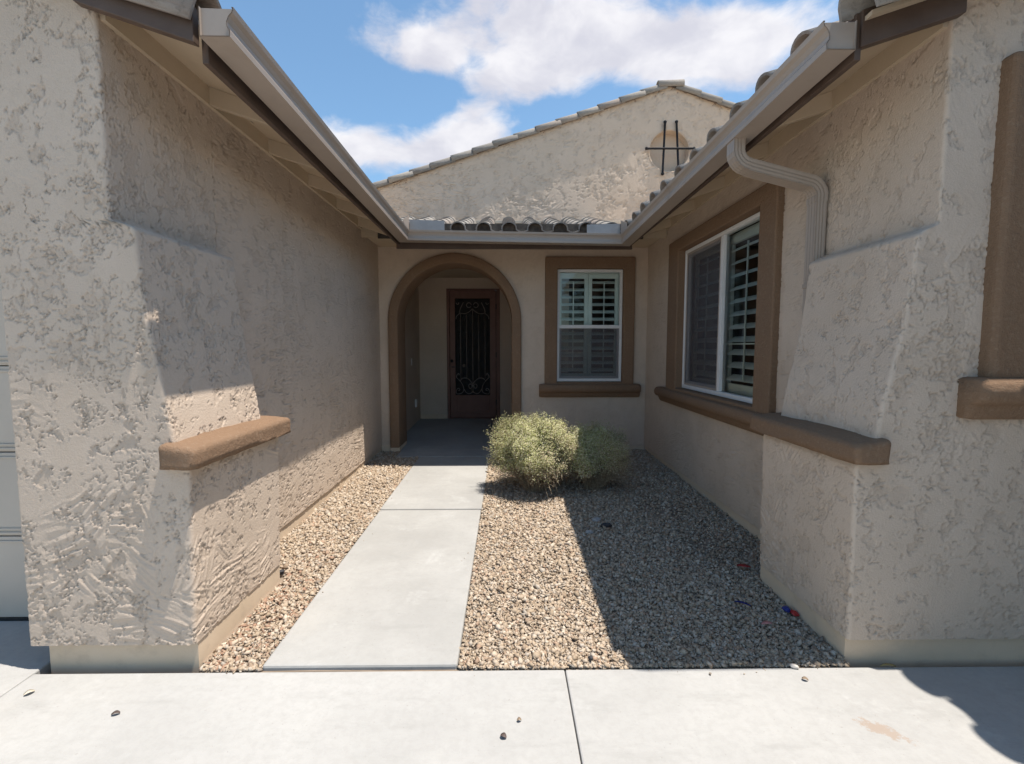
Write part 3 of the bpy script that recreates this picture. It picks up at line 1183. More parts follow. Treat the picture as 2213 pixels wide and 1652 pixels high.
wing_sheet('wall', 'R', RW, keep_right, [(2.06, 6.5, YF + .16, 7.3, 2.85, 3.0)], 2)
ledge('ledge', 'R', RW)
plinth('stem_wall', [(XR + .012, YB + .01), (XR + .012, 2.838), (1.620, 2.838), (1.620, 2.098), (3.4, 2.098)], .135, RW)
room('room', XR + .155, 5.5, YF + .16, 6.25, .0, 2.84, 'x0', RW)
# wall thickness around the openings, closing the room
bmw = bmesh.new()
for (a0, a1, z0, z1) in ((YF + .1, WR[0] - .02, 0, 3.), (WR[1] + .02, YB, 0, 3.), (WR[0] - .02, WR[1] + .02, 0, WR[2] - .01), (WR[0] - .02, WR[1] + .02, WR[3] + .01, 3.)):
    add_box(bmw, XR + .045, XR + .155, a0, a1, z0, z1)
bm_obj('wall_core', bmw, 'room_paint', RW)
bmw = bmesh.new()
for (a0, a1, z0, z1) in ((XR + .16, WFR[0] - .02, 0, 3.), (WFR[1] + .02, 3.35, 0, 3.), (WFR[0] - .02, WFR[1] + .02, 0, WFR[2] - .01), (WFR[0] - .02, WFR[1] + .02, WFR[3] + .01, 3.)):
    add_box(bmw, a0, a1, YF + .045, YF + .155, z0, z1)
bm_obj('wall_core', bmw, 'room_paint', RW)
wing_roof('R', RW, YF - .10, 1.955, 13)


def sill_profile_prism(name, a0, a1, z0, z1, depth, M, mat, parent, bev=.02):
    """rounded sill with a smaller moulding step below"""
    zm = z0 + (z1 - z0) * .36
    bm = bmesh.new()
    prof = []
    h = z1 - zm
    for i in range(9):
        q = math.pi / 2 - math.pi * i / 8
        prof.append((depth - h * .42 + h * .42 * math.cos(q), zm + h / 2 + h / 2 * math.sin(q)))
    xs_ = depth - h * .42
    prof += [(xs_ - .006, zm - .006), (xs_ - .012, zm - .02), (xs_ - .030, z0 + .006), (xs_ - .036, z0), (-.06, z0), (-.06, z1)]
    n = len(prof)
    stations = [(a0 + .035, .80), (a0 + .012, .93), (a0 + .0, 1.0), (a1 - .0, 1.0), (a1 - .012, .93), (a1 - .035, .80)]
    stations = [(a0, .72), (a0 + .014, .90), (a0 + .035, 1.0), (a1 - .035, 1.0), (a1 - .014, .90), (a1, .72)]
    rings = []
    for a, s in stations:
        zc = (z0 + z1) / 2
        rings.append([bm.verts.new(M(a, d * s if d > 0 else d, zc + (z - zc) * (s ** .35))) for d, z in prof])
    for r0, r1 in zip(rings, rings[1:]):
        for i in range(n):
            bm.faces.new([r0[i], r0[(i + 1) % n], r1[(i + 1) % n], r1[i]])
    bm.faces.new(rings[0])
    bm.faces.new(rings[-1][::-1])
    return bm_obj(name, bm, mat, parent, smooth=True)


# --- sliding window
y0, y1, z0, z1 = WR
win = ring('window', y0, y1, z0, z1, y0 + .032, y1 - .032, z0 + .040, z1 - .034, -.10, -.028, MRIGHT, 'vinyl', RW, .003, 1)
ring('trim', y0 - .225, y1 + .30, z0 - .06, z1 + .135, y0 - .002, y1 + .002, z0 - .004, z1 + .004, -.11, .052, MRIGHT, 'brown_trim', win, .014, 3)
sill_profile_prism('sill', 2.945, 5.665, z0 - .205, z0 - .035, .105, MRIGHT, 'brown_trim', win)
ym = 4.235
# meeting stile, fixed pane (near), sliding sash with screen (far)
box('meeting_stile', ym - .024, ym + .024, -.088, -.036, z0 + .04, z1 - .034, 'vinyl', win, .003, MRIGHT)
ring('sash', ym + .026, y1 - .034, z0 + .042, z1 - .036, ym + .05, y1 - .07, z0 + .085, z1 - .075, -.085, -.05, MRIGHT, 'vinyl', win, .003, 1)
pane_mesh('pane', MRIGHT, y0 + .03, ym - .02, z0 + .038, z1 - .032, -.066, 'window_glass', win)
pane_mesh('pane', MRIGHT, ym + .045, y1 - .065, z0 + .08, z1 - .07, -.070, 'window_glass', win)
ring('screen_frame', ym + .024, y1 - .034, z0 + .042, z1 - .036, ym + .04, y1 - .052, z0 + .062, z1 - .056, -.046, -.036, MRIGHT, 'gutter_metal', win, .002, 1)
pane_mesh('insect_screen', MRIGHT, ym + .036, y1 - .048, z0 + .058, z1 - .052, -.041, 'insect_screen', win)
box('muntin', y0 + .03, ym - .024, -.0785, -.0715, z0 + .47, z0 + .48, 'shutter_paint', win, 0, MRIGHT)
shutters(win, MRIGHT, y0 + .03, y1 - .03, z0 + .035, z1 - .03, 2, -.125, .118, 34)

# --- window at the right edge of the frame
x0, x1, z0, z1 = WFR
win = ring('window', x0, x1, z0, z1, x0 + .032, x1 - .032, z0 + .040, z1 - .034, -.10, -.028, MFRONT, 'vinyl', RW, .003, 1)
ring('trim', x0 - .205, x1 + .2, z0 - .06, z1 + .165, x0 - .002, x1 + .002, z0 - .004, z1 + .004, -.11, .062, MFRONT, 'brown_trim', win, .030, 4)
sill_profile_prism('sill', x0 - .29, x1 + .30, z0 - .225, z0 - .035, .125, MFRONT, 'brown_trim', win)
pane_mesh('pane', MFRONT, x0 + .03, x1 - .03, z0 + .038, z1 - .032, -.066, 'window_glass', win)

# projecting wall beyond the frame; its tiled eave throws the scalloped shadow on the driveway
prism('projecting_wall', [(3.30, -3.0), (7.5, -3.0), (7.5, YF + .1), (3.30, YF + .1)], -.1, 3.05, 'stucco', RW)
proof = prism('projecting_roof', [(0, 0), (4.8, 1.6), (4.8, 1.66), (0, .06)], -3.3, YF - .115, 'soffit_paint', RW, M=lambda a, b, c: (2.70 + a, c, 2.86 + b))
dn = Vector((-1, 0, -SL)).normalized()
for c in range(12):
    for r in range(2):
        place_tile(TILE_M, 'roof_tile', proof, Vector((2.665, YF - .30 - c * .32, 2.872)) - dn * (r * EXP), dn, (0, 1, 0), .01)

# ------------------------------------------------------------------ entry: back wall with arch, window, porch
EN = empty('entry_facade', (-.7, 6.4, 0))
tagit(EN, 'shaded back wall with round arched porch entrance and shuttered window', 'house facade')
AX, AR, AO, AZS = -.70, .77, .897, 1.848
WB = (.687, 1.575, 1.025, 2.545)
xg = np.arange(XL - .02, XR + .03, .0135)
zg = np.arange(.13, 2.98, .0135)
U, V = np.meshgrid(xg, zg)
P = np.stack([U, np.full_like(U, YB), V], -1)


def keep_back(c):
    x, z = c[:, 0], c[:, 2]
    arch = ((np.abs(x - AX) < AR + .05) & (z < AZS)) | (((x - AX) ** 2 + (z - AZS) ** 2 < (AR + .05) ** 2) & (z >= AZS))
    w = (x > WB[0] - .06) & (x < WB[1] + .06) & (z > WB[2] - .05) & (z < WB[3] + .06)
    return ~(arch | w)


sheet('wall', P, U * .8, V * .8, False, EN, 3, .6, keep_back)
bmw = bmesh.new()
for (a0, a1, z0, z1) in ((AX + AO - .04, WB[0] - .02, -.1, 2.98), (WB[1] + .02, XR + .2, -.1, 2.98), (WB[0] - .02, WB[1] + .02, -.1, WB[2] - .01), (WB[0] - .02, WB[1] + .02, WB[3] + .01, 2.98),
                         (XL - .1, AX - AO + .04, -.1, 2.98), (AX - AO + .04, AX + AO - .04, AZS + AO - .03, 2.98)):
    add_box(bmw, a0, a1, YB + .012, YB + .16, z0, z1)
bm_obj('wall_core', bmw, 'stucco', EN)
box('stem_wall', XL, -1.47, YB - .012, YB + .05, -.1, .15, 'plinth', EN)
box('stem_wall', .10, XR, YB + .010, YB + .05, -.1, .15, 'plinth', EN)


def arch_ring(name, ri, ro, yf, yb_, zb, mat, parent, seg=48, bev=.012):
    """arched band: straight jambs and a half ring"""
    bm = bmesh.new()

    def outline(r):
        pts = [(AX - r, zb), (AX - r, zb + (AZS - zb) * .5)]
        for i in range(seg + 1):
            q = math.pi - math.pi * i / seg
            pts.append((AX + r * math.cos(q), AZS + r * math.sin(q)))
        pts += [(AX + r, zb + (AZS - zb) * .5), (AX + r, zb)]
        return pts
    oo, ii = outline(ro), outline(ri)
    b = bev
    secs = []
    for (xo, zo), (xi, zi) in zip(oo, ii):
        v = Vector((xo - xi, 0, zo - zi))
        e = v.normalized()
        A = Vector((xi, 0, zi))
        B = Vector((xo, 0, zo))
        sec = [A + Vector((0, yb_, 0)), A + Vector((0, yf + b, 0)), A + e * b * .3 + Vector((0, yf + b * .3, 0)), A + e * b + Vector((0, yf, 0)),
               B - e * b + Vector((0, yf, 0)), B - e * b * .3 + Vector((0, yf + b * .3, 0)), B + Vector((0, yf + b, 0)), B + Vector((0, YB + .02, 0))]
        secs.append([bm.verts.new(p) for p in sec])
    for s0, s1 in zip(secs, secs[1:]):
        for k in range(7):
            bm.faces.new([s0[k], s0[k + 1], s1[k + 1], s1[k]])
    bmesh.ops.subdivide_edges(bm, edges=[], cuts=1)
    return bm_obj(name, bm, mat, parent, smooth=True)


arch_ring('arch_trim', AR, AO, YB - .055, YB + .42, .12, 'brown_trim', EN)
box('arch_base', AX - AO - .003, AX - AR + .002, YB - .05, YB + .40, -.05, .128, 'plinth', EN, .006)
box('arch_base', AX + AR - .002, AX + AO + .003, YB - .05, YB + .40, -.05, .128, 'plinth', EN, .006)

# wall behind the arch band filling from the ring to the porch walls
bmw = bmesh.new()
pts = [(AX + (AR + .03) * math.cos(math.pi - math.pi * i / 32), AZS + (AR + .03) * math.sin(math.pi - math.pi * i / 32)) for i in range(33)]
low = [(AX - AR - .03, -.05)] + pts + [(AX + AR + .03, -.05)]
outp = []
for (x, z) in low:
    outp.append((x, z))
top = 3.0
for (xa, za), (xb, zb) in zip(low, low[1:]):
    ya = YB + .415
    def far(x, z):
        if z < 0: return (-1.95 if x < AX else .9, z)
        dx, dz = x - AX, z - AZS
        if z <= AZS + 1e-6: return (-1.95 if x < AX else .9, z)
        k = 2.2
        return (min(.9, max(-1.95, AX + dx * k)), min(top, AZS + dz * k))
    v = [bmw.verts.new((xa, ya, za)), bmw.verts.new((xb, ya, zb)), bmw.verts.new((*[far(xb, zb)[0]], ya, far(xb, zb)[1])), bmw.verts.new((far(xa, za)[0], ya, far(xa, za)[1]))]
    bmw.faces.new(v)
bm_obj('arch_back_wall', bmw, 'stucco', EN)

YD = 8.78
box('porch_wall', -1.80, -1.645, YB + .05, YD + .2, -.1, 2.9, 'stucco', EN)
box('porch_wall', .60, .68, YB + .17, YD + .2, -.1, 2.9, 'stucco', EN)
DX0, DX1, DZ0, DZ1 = -1.128, -.128, .137, 2.585
bmw = bmesh.new()
add_box(bmw, -1.645, DX0, YD, YD + .2, -.1, 2.79)
add_box(bmw, DX1, .60, YD, YD + .2, -.1, 2.79)
add_box(bmw, DX0, DX1, YD, YD + .2, DZ1, 2.79)
bm_obj('porch_wall', bmw, 'stucco', EN)
box('ceiling', -1.80, .68, YB + .17, YD + .2, 2.785, 2.86, 'soffit_paint', EN)
box('baseboard', -1.644, DX0 - .01, YD - .012, YD - .001, .13, .215, 'plinth', EN)
box('baseboard', DX1 + .01, .60, YD - .012, YD - .001, .13, .215, 'plinth', EN)
box('doorbell_plate', -1.644, -1.634, 7.98, 8.03, 1.18, 1.30, 'vinyl', EN, .003)
box('outlet_cover', -1.644, -1.615, 8.25, 8.33, .42, .56, 'vinyl', EN, .006)


def tubes_obj(name, curves, r, mat, parent, n=6):
    bm = bmesh.new()
    for c in curves:
        add_tube(bm, c, r, n)
    return bm_obj(name, bm, mat, parent, smooth=True)


# security door
door = ring('security_door', DX0 + .058, DX1 - .075, DZ0 + .02, DZ1 - .03, -.972, -.315, .585, 2.405, -.03, .012, lambda a, d, z: (a, YD - d, z), 'door_paint', EN, .004, 1)
MD = lambda a, d, z: (a, YD - d, z)
ring('door_frame', DX0, DX1, DZ0, DZ1, DX0 + .05, DX1 - .068, DZ0 + .018, DZ1 - .026, -.06, .022, MD, 'door_paint', door, .004, 1)
ring('panel_moulding', -.965, -.322, .245, .572, -.945, -.342, .265, .552, .010, .020, MD, 'door_paint', door, .003, 1)
box('kick_panel', -.945, -.342, -.02, .006, .265, .552, 'door_paint', door, .002, MD)
pane_mesh('door_screen', MD, -.974, -.313, .583, 2.407, -.014, 'door_screen', door)
box('entry_door', DX0 + .03, DX1 - .03, -.19, -.15, DZ0, DZ1 - .02, 'black_metal', door, 0, MD)
for xx in (-.87, -.757, -.641, -.527, -.408):
    ztop = {-.87: 2.12, -.757: 2.10, -.641: 2.20, -.527: 2.10, -.408: 2.12}[xx]
    zbot = {-.87: .90, -.757: .905, -.641: .62, -.527: .905, -.408: .90}[xx]
    tube('bar', [(xx, YD - .002, zbot), (xx, YD - .002, ztop)], .0075, 'scroll_iron', door, 6)
    zk = 1.78 if xx in (-.757, -.527) else 1.48
    tube('knuckle', [(xx, YD - .002, zk - .014), (xx, YD - .002, zk), (xx, YD - .002, zk + .014)], [.008, .014, .008], 'scroll_iron', door, 6)


def spiral(cx, cz, r0, r1, a0, a1, n=18):
    return [(cx + (r0 + (r1 - r0) * i / n) * math.cos(a0 + (a1 - a0) * i / n), YD - .004, cz + (r0 + (r1 - r0) * i / n) * math.sin(a0 + (a1 - a0) * i / n)) for i in range(n + 1)]


def bez(p0, p1, p2, p3, n=14):
    out = []
    for i in range(n + 1):
        q = i / n
        f = ((1 - q) ** 3, 3 * q * (1 - q) ** 2, 3 * q * q * (1 - q), q ** 3)
        out.append((sum(w * p[0] for w, p in zip(f, (p0, p1, p2, p3))), YD - .004, sum(w * p[1] for w, p in zip(f, (p0, p1, p2, p3)))))
    return out


for s in (-1, 1):
    X = lambda d: -.6435 + s * d
    def cv(pl): return [(X(p[0]), YD - .004, p[1]) for p in pl]
    def bz(*p): return bez(*[(X(a), b) for a, b in p])
    # bottom scrolls
    tubes_obj('scroll', [bz((.235, .86), (.215, .93), (.07, .95), (.0, .78)), bz((.0, .78), (.02, .69), (.075, .70), (.078, .755)),
                         [(X(.048 + .032 * math.cos(q)), YD - .004, .755 + .04 * math.sin(q)) for q in np.linspace(0, 4.4, 14)]], .0085, 'scroll_iron', door)
    tubes_obj('scroll', [bz((.31, .92), (.16, .80), (.10, .60), (.30, .605)), bz((.30, .605), (.335, .64), (.30, .74), (.255, .705)), bz((.255, .705), (.235, .68), (.26, .66), (.275, .675)),
                         bz((.165, .70), (.13, .60), (.05, .58), (.0, .66)), bz((.31, .92), (.30, 1.00), (.25, 1.02), (.26, .96))], .0075, 'scroll_iron', door)
    # top scrolls
    tubes_obj('scroll', [bz((.0, 2.215), (.07, 2.13), (.15, 2.10), (.235, 2.135)), bz((.235, 2.135), (.245, 2.20), (.20, 2.26), (.17, 2.33)), bz((.235, 2.135), (.27, 2.09), (.32, 2.08), (.305, 2.02)),
                         [(X(.065 + .045 * math.cos(q)), YD - .004, 2.28 + .045 * math.sin(q)) for q in np.linspace(math.pi, -2.6, 16)], bz((.305, 2.32), (.29, 2.28), (.25, 2.29), (.255, 2.33))], .0075, 'scroll_iron', door)
tube('door_knob', [(-1.03, YD - .012, 1.235), (-1.03, YD - .05, 1.235), (-1.03, YD - .065, 1.235)], [.014, .016, .03], 'black_metal', door, 10)
box('lever_handle', -1.045, -.975, .02, .045, 1.112, 1.13, 'black_metal', door, .004, MD)
tube('deadbolt', [(-.81, YD + .012, 1.145), (-.81, YD - .01, 1.145)], [.03, .026], 'scroll_iron', door, 12)
for zz in (.45, 1.35, 2.25):
    box('hinge', DX1 - .082, DX1 - .062, .010, .026, zz - .05, zz + .05, 'black_metal', door, .003, MD)

# back window
x0, x1, z0, z1 = WB
win = ring('window', x0, x1, z0, z1, x0 + .034, x1 - .034, z0 + .040, z1 - .036, -.10, -.012, MBACK, 'vinyl', EN, .003, 1)
ring('trim', x0 - .168, x1 + .155, z0 - .05, z1 + .158, x0 - .002, x1 + .002, z0 - .004, z1 + .004, -.11, .05, MBACK, 'brown_trim', win, .013, 3)
sill_profile_prism('sill', x0 - .243, x1 + .252, z0 - .215, z0 - .030, .105, MBACK, 'brown_trim', win)
zm = 1.775
box('check_rail', x0 + .03, x1 - .03, -.070, -.020, zm - .022, zm + .022, 'vinyl', win, .003, MBACK)
ring('sash', x0 + .032, x1 - .032, z0 + .038, zm - .022, x0 + .062, x1 - .062, z0 + .075, zm - .03, -.075, -.04, MBACK, 'vinyl', win, .003, 1)
pane_mesh('pane', MBACK, x0 + .03, x1 - .03, zm + .018, z1 - .03, -.056, 'window_glass', win)
pane_mesh('pane', MBACK, x0 + .058, x1 - .058, z0 + .07, zm - .026, -.060, 'window_glass', win)
pane_mesh('insect_screen', MBACK, x0 + .036, x1 - .036, z0 + .042, zm - .024, -.030, 'insect_screen', win)
box('muntin', x0 + .06, x1 - .06, -.082, -.075, z0 + .385, z0 + .397, 'shutter_paint', win, 0, MBACK)
shutters(win, MBACK, x0 + .02, x1 - .02, z0 + .02, z1 - .02, 2, -.14, .104, 30)
room('room', .70, 3.6, YB + .162, 9.6, -.05, 2.84, 'y0', EN)

# lower roof between the back gutter and the gable
back_roof = prism('roof', [(0, -.02), (1.75, 1.75 * .31 - .02), (1.75, 1.75 * .31 - .006), (0, -.006)], -2.6, 3.2, 'soffit_paint', EN, M=lambda a, b, c: (c, 5.585 + a, 2.842 + b))
box('fascia', -1.30, 1.49, 5.575, 5.605, 2.655, 2.86, 'fascia_paint', EN, .003)
for xa, xb in ((-1.71, -1.292), (1.487, 1.90)):
    box('soffit_board', xa, xb, 5.586, 5.605, 2.79, 3.03, 'soffit_paint', EN)
box('soffit', -1.71, 1.90, 5.606, YB + .02, 2.835, 2.845, 'soffit_paint', EN)
box('bird_stop', -1.5, 1.6, 5.515, 5.535, 2.76, 2.93, 'dark_dirt', EN)
dn = Vector((0, -1, -.31)).normalized()
for c in range(10):
    for r in range(6):
        pnt = Vector((-1.455 + c * .297, 5.475, 2.834)) - dn * (r * .335)
        if pnt.y < 7.3:
            place_tile(TILE, 'roof_tile', back_roof, pnt, dn, (1, 0, 0), .02)

# ------------------------------------------------------------------ upper gable
YG = 7.25
GA_ = (2.47, 5.40)         # apex x, z of the wall top
GS = .339
GW = empty('upper_gable', (2.47, 7.3, 3.2))
tagit(GW, 'sunlit stucco gable wall with grey tile edge rising behind the entry roof', 'gable wall')
xg = np.concatenate([np.arange(-3.2, -2.1, .05), np.arange(-2.1, 4.2, .0145), np.arange(4.2, 5.5, .05)])
tt = np.linspace(0, 1, 150)
topz = GA_[1] - GS * np.abs(xg - GA_[0])
U = np.broadcast_to(xg[None], (150, len(xg))).copy()
V = 3.25 + (topz[None] - 3.25) * tt[:, None]
P = np.stack([U, np.full_like(U, YG), V], -1)
RC, RR_ = (2.475, 4.47), .305


def keep_gable(c):
    return (c[:, 0] - RC[0]) ** 2 + (c[:, 2] - RC[1]) ** 2 > RR_ ** 2


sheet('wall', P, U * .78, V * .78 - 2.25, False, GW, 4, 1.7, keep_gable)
# round recess
bm = bmesh.new()
n = 56
r0 = [bm.verts.new((RC[0] + (RR_ + .012) * math.cos(2 * math.pi * i / n), YG - .004, RC[1] + (RR_ + .012) * math.sin(2 * math.pi * i / n))) for i in range(n)]
r1 = [bm.verts.new((RC[0] + (RR_ - .004) * math.cos(2 * math.pi * i / n), YG + .006, RC[1] + (RR_ - .004) * math.sin(2 * math.pi * i / n))) for i in range(n)]
r2 = [bm.verts.new((RC[0] + (RR_ - .012) * math.cos(2 * math.pi * i / n), YG + .13, RC[1] + (RR_ - .012) * math.sin(2 * math.pi * i / n))) for i in range(n)]
for i in range(n):
    j = (i + 1) % n
    bm.faces.new([r0[i], r0[j], r1[j], r1[i]])
    bm.faces.new([r1[i], r1[j], r2[j], r2[i]])
bm.faces.new(r2)
bm_obj('round_niche', bm, 'stucco', GW, smooth=False)
box('flashing', -2.6, 3.3, YG - .045, YG - .014, 3.375, 3.418, 'flashing', GW, .003)
# main roof slopes behind
for s in (-1, 1):
    prism('roof', [(0, .02), (6.0, .02 - 6 * GS), (6.0, -.06 - 6 * GS), (0, -.06)], YG + .01, 13, 'far_roof', GW, M=lambda a, b, c: (GA_[0] + s * a, c, GA_[1] + b))
box('wall_core', -2.6, 5.2, YG + .18, YG + .25, 2.9, 3.5, 'stucco', GW)
# rake tiles
groof = bpy.data.objects['roof.002'] if 'roof.002' in bpy.data.objects else GW
for s, cnt in ((-1, 16), (1, 10)):
    dn = Vector((s, 0, -GS)).normalized()
    for k in range(cnt):
        pnt = Vector((GA_[0], YG + .028, GA_[1] + .035)) + dn * (.13 + .335 * (k + 1))
        place_tile(RAKE, 'rake_tile', GW, pnt - Vector((0, 0, 0)), dn, (0, 1, 0), .012)
# ridge tile capping the apex
for o in [o for o in GW.children if o.name.startswith('rake_tile')]:
    o.matrix_parent_inverse = Matrix.Translation(-GW.location)
ap = place_tile(RAKE, 'ridge_tile', GW, Vector((GA_[0] + .19, YG + .025, GA_[1] + .035)), (1, 0, 0), (0, 1, 0))
ap.matrix_parent_inverse = Matrix.Translation(-GW.location)

# iron ornament hung in front of the niche
OR = empty('wall_ornament', (2.47, YG - .03, 4.1))
tagit(OR, 'black iron crossed-bar ornament over the round niche in the gable', 'wall ornament')
yo = YG - .035


def iron_bar(p0, p1):
    a, b = Vector(p0), Vector(p1)
    d = (b - a).normalized()
    bm = bmesh.new()
    add_tube(bm, [a - d * .012, a, a + d * .012, a + d * .03, b - d * .03, b - d * .012, b, b + d * .012], [.014, .025, .025, .017, .017, .025, .025, .014], 8)
    return bm_obj('iron_bar', bm, 'iron', OR, smooth=True)


iron_bar((2.388, yo, 4.885), (2.368, yo, 4.110))
iron_bar((2.560, yo, 4.888), (2.612, yo, 4.110))
iron_bar((2.100, yo - .026, 4.478), (2.832, yo - .026, 4.482))

# ------------------------------------------------------------------ rain gutter around the courtyard
GU = empty('rain_gutter', (0, 5.4, 2.7))
tagit(GU, 'tan metal rain gutter running round three sides of the courtyard eaves', 'gutter')
gp = [(0, .004), (0, -.112), (.122, -.112), (.124, -.088), (.114, -.072), (.113, -.055), (.122, -.034), (.136, -.020), (.141, 0), (.134, .001)]
gi = [(.003, .004), (.003, -.109), (.119, -.109), (.121, -.088), (.111, -.072), (.110, -.055), (.119, -.033), (.133, -.018), (.137, -.004), (.133, -.003)]
# lip corner positions (x, y, z)
cornersL = [(-1.098, 1.982, 2.862), (-1.105, 5.375, 2.826), (1.300, 5.375, 2.788), (1.300, 1.990, 2.834)]


def gutter_run(name, A, B, outA, outB):
    """profile swept from A to B; outA/outB are the horizontal vectors per metre of profile depth (mitred)"""
    bm = bmesh.new()
    rows = []
    for C, o in ((A, outA), (B, outB)):
        row = []
        for prof in (gp, gi[::-1]):
            for (d, z) in prof:
                k = d - .141
                row.append(bm.verts.new((C[0] + o[0] * k, C[1] + o[1] * k, C[2] + z)))
        rows.append(row)
    n = len(rows[0])
    for i in range(n):
        bm.faces.new([rows[0][i], rows[0][(i + 1) % n], rows[1][(i + 1) % n], rows[1][i]])
    return bm_obj(name, bm, 'gutter_metal', GU)


gutter_run('gutter_run', cornersL[0], cornersL[1], (1, 0), (1, -1))
gutter_run('gutter_run', cornersL[1], cornersL[2], (1, -1), (-1, -1))
gutter_run('gutter_run', cornersL[3], cornersL[2], (-1, 0), (-1, -1))
for C, o in ((cornersL[0], 1), (cornersL[3], -1)):
    bm = bmesh.new()
    a = [bm.verts.new((C[0] + o * (d - .141), C[1] + .012, C[2] + z)) for d, z in gp[:-1]]
    b = [bm.verts.new((C[0] + o * (d - .141), C[1] + .015, C[2] + z)) for d, z in gp[:-1]]
    bm.faces.new(a)
    bm.faces.new(b[::-1])
    for i in range(len(a)):
        bm.faces.new([a[i], a[(i + 1) % len(a)], b[(i + 1) % len(a)], b[i]])
    bm_obj('end_cap', bm, 'gutter_metal', GU)
def lerp3(A, B, q):
    return tuple(a + (b - a) * q for a, b in zip(A, B))


for A, B, o, qs in ((cornersL[0], cornersL[1], (1, 0), (.42,)), (cornersL[3], cornersL[2], (-1, 0), (.55,))):
    for q in qs:
        P0, P1 = lerp3(A, B, q), lerp3(A, B, q + .012)
        off = (o[0] * .0022, o[1] * .0022, -.0018)
        gutter_run('seam_band', tuple(a + b for a, b in zip(P0, off)), tuple(a + b for a, b in zip(P1, off)), o, o)
# corner splash guards of bent sheet metal
def plate(name, pts, th, mat, parent):
    bm = bmesh.new()
    th = Vector(th)
    a = [bm.verts.new(p) for p in pts]
    b = [bm.verts.new(Vector(p) + th) for p in pts]
    bm.faces.new(a)
    bm.faces.new(b[::-1])
    for i in range(len(a)):
        bm.faces.new([a[i], a[(i + 1) % len(a)], b[(i + 1) % len(a)], b[i]])
    return bm_obj(name, bm, mat, parent)


for (cx, cz, s) in ((-1.105, 2.826, 1), (1.300, 2.788, -1)):
    yy = 5.375 + .004
    w = .40 if s > 0 else .385
    g = plate('splash_guard', [(cx + s * .004, yy, cz - .012), (cx + s * w, yy, cz - .012 - (.005 if s > 0 else -.004)), (cx + s * w, yy, cz + .100), (cx + s * .004, yy, cz + .112)], (0, .0025, 0), 'galvanised', GU)
    plate('splash_guard_wing', [(cx - s * .003, 5.379, cz - .010), (cx - s * .003, 5.10, cz - .006), (cx - s * .003, 5.10, cz + .05), (cx - s * .003, 5.379, cz + .150)], (s * .0025, 0, 0), 'gutter_metal', g)

# downspout with ribbed elbows
def rect_tube(name, pts, wx, wy, mat, parent, ribs=True):
    """ribbed rectangular downspout; path in the plane y = const"""
    bm = bmesh.new()
    pts = [Vector(p) for p in pts]
    rings = []
    # section in (n, y): a rounded rectangle with shallow flutes
    sec = []
    m = 7
    for side in range(4):
        for i in range(m):
            q = i / m
            fl = (.0022 if (ribs and i % 2 == 1) else 0)
            if side == 0: sec.append((-wx / 2 + wx * q, -wy / 2 + fl))
            if side == 1: sec.append((wx / 2 - fl, -wy / 2 + wy * q))
            if side == 2: sec.append((wx / 2 - wx * q, wy / 2 - fl))
            if side == 3: sec.append((-wx / 2 + fl, wy / 2 - wy * q))
    for i, p in enumerate(pts):
        tdir = (pts[min(i + 1, len(pts) - 1)] - pts[max(i - 1, 0)])
        tdir.y = 0
        tdir.normalize()
        nrm = Vector((-tdir.z, 0, tdir.x))
        rings.append([bm.verts.new(p + nrm * a + Vector((0, b, 0))) for a, b in sec])
    k = len(sec)
    for r0, r1 in zip(rings, rings[1:]):
        for i in range(k):
            bm.faces.new([r0[i], r0[(i + 1) % k], r1[(i + 1) % k], r1[i]])
    bm.faces.new(rings[0])
    bm.faces.new(rings[-1][::-1])
    return bm_obj(name, bm, mat, parent)


def elbow(c, r, a0, a1, y, n=10):
    out = []
    for i in range(n + 1):
        q = a0 + (a1 - a0) * i / n
        w = r * (1 + (.022 if i % 2 else 0))
        out.append((c[0] + w * math.cos(q), y, c[1] + w * math.sin(q)))
    return out


DYS = 2.82
path_ds = [(1.358, DYS, 2.735), (1.358, DYS, 2.675)]
e1 = elbow((1.358 + .09, 2.655), .09, math.pi, math.pi + 1.20, DYS)
slope_end = (1.790, DYS + .012, 2.478)
e1_end = e1[-1]
e2c = (1.778, 2.392)
e2 = elbow(e2c, .088, math.pi / 2 - .22, 0, DYS + .014)
down = [(e2[-1][0], DYS + .014, 2.30), (e2[-1][0], DYS + .014, 1.62), (e2[-1][0], DYS + .014, 1.085)]
ds = rect_tube('downspout', [(e2[-1][0], DYS + .014, 2.41)] + down, .062, .088, 'gutter_metal', GU)
rect_tube('elbow', path_ds + e1 + [(e1_end[0] + .03, DYS + .002, e1_end[2] - .010)], .066, .090, 'gutter_metal', ds)
rect_tube('elbow', [(e1_end[0] + .02, DYS + .003, e1_end[2] - .008), (e2[0][0] - .05, DYS + .012, e2[0][2] + .012)] + e2 + [(e2[-1][0], DYS + .014, 2.36)], .069, .093, 'gutter_metal', ds)
box('pipe_strap', e2[-1][0] - .036, XR, DYS - .036, DYS + .064, 1.86, 1.885, 'gutter_metal', ds)

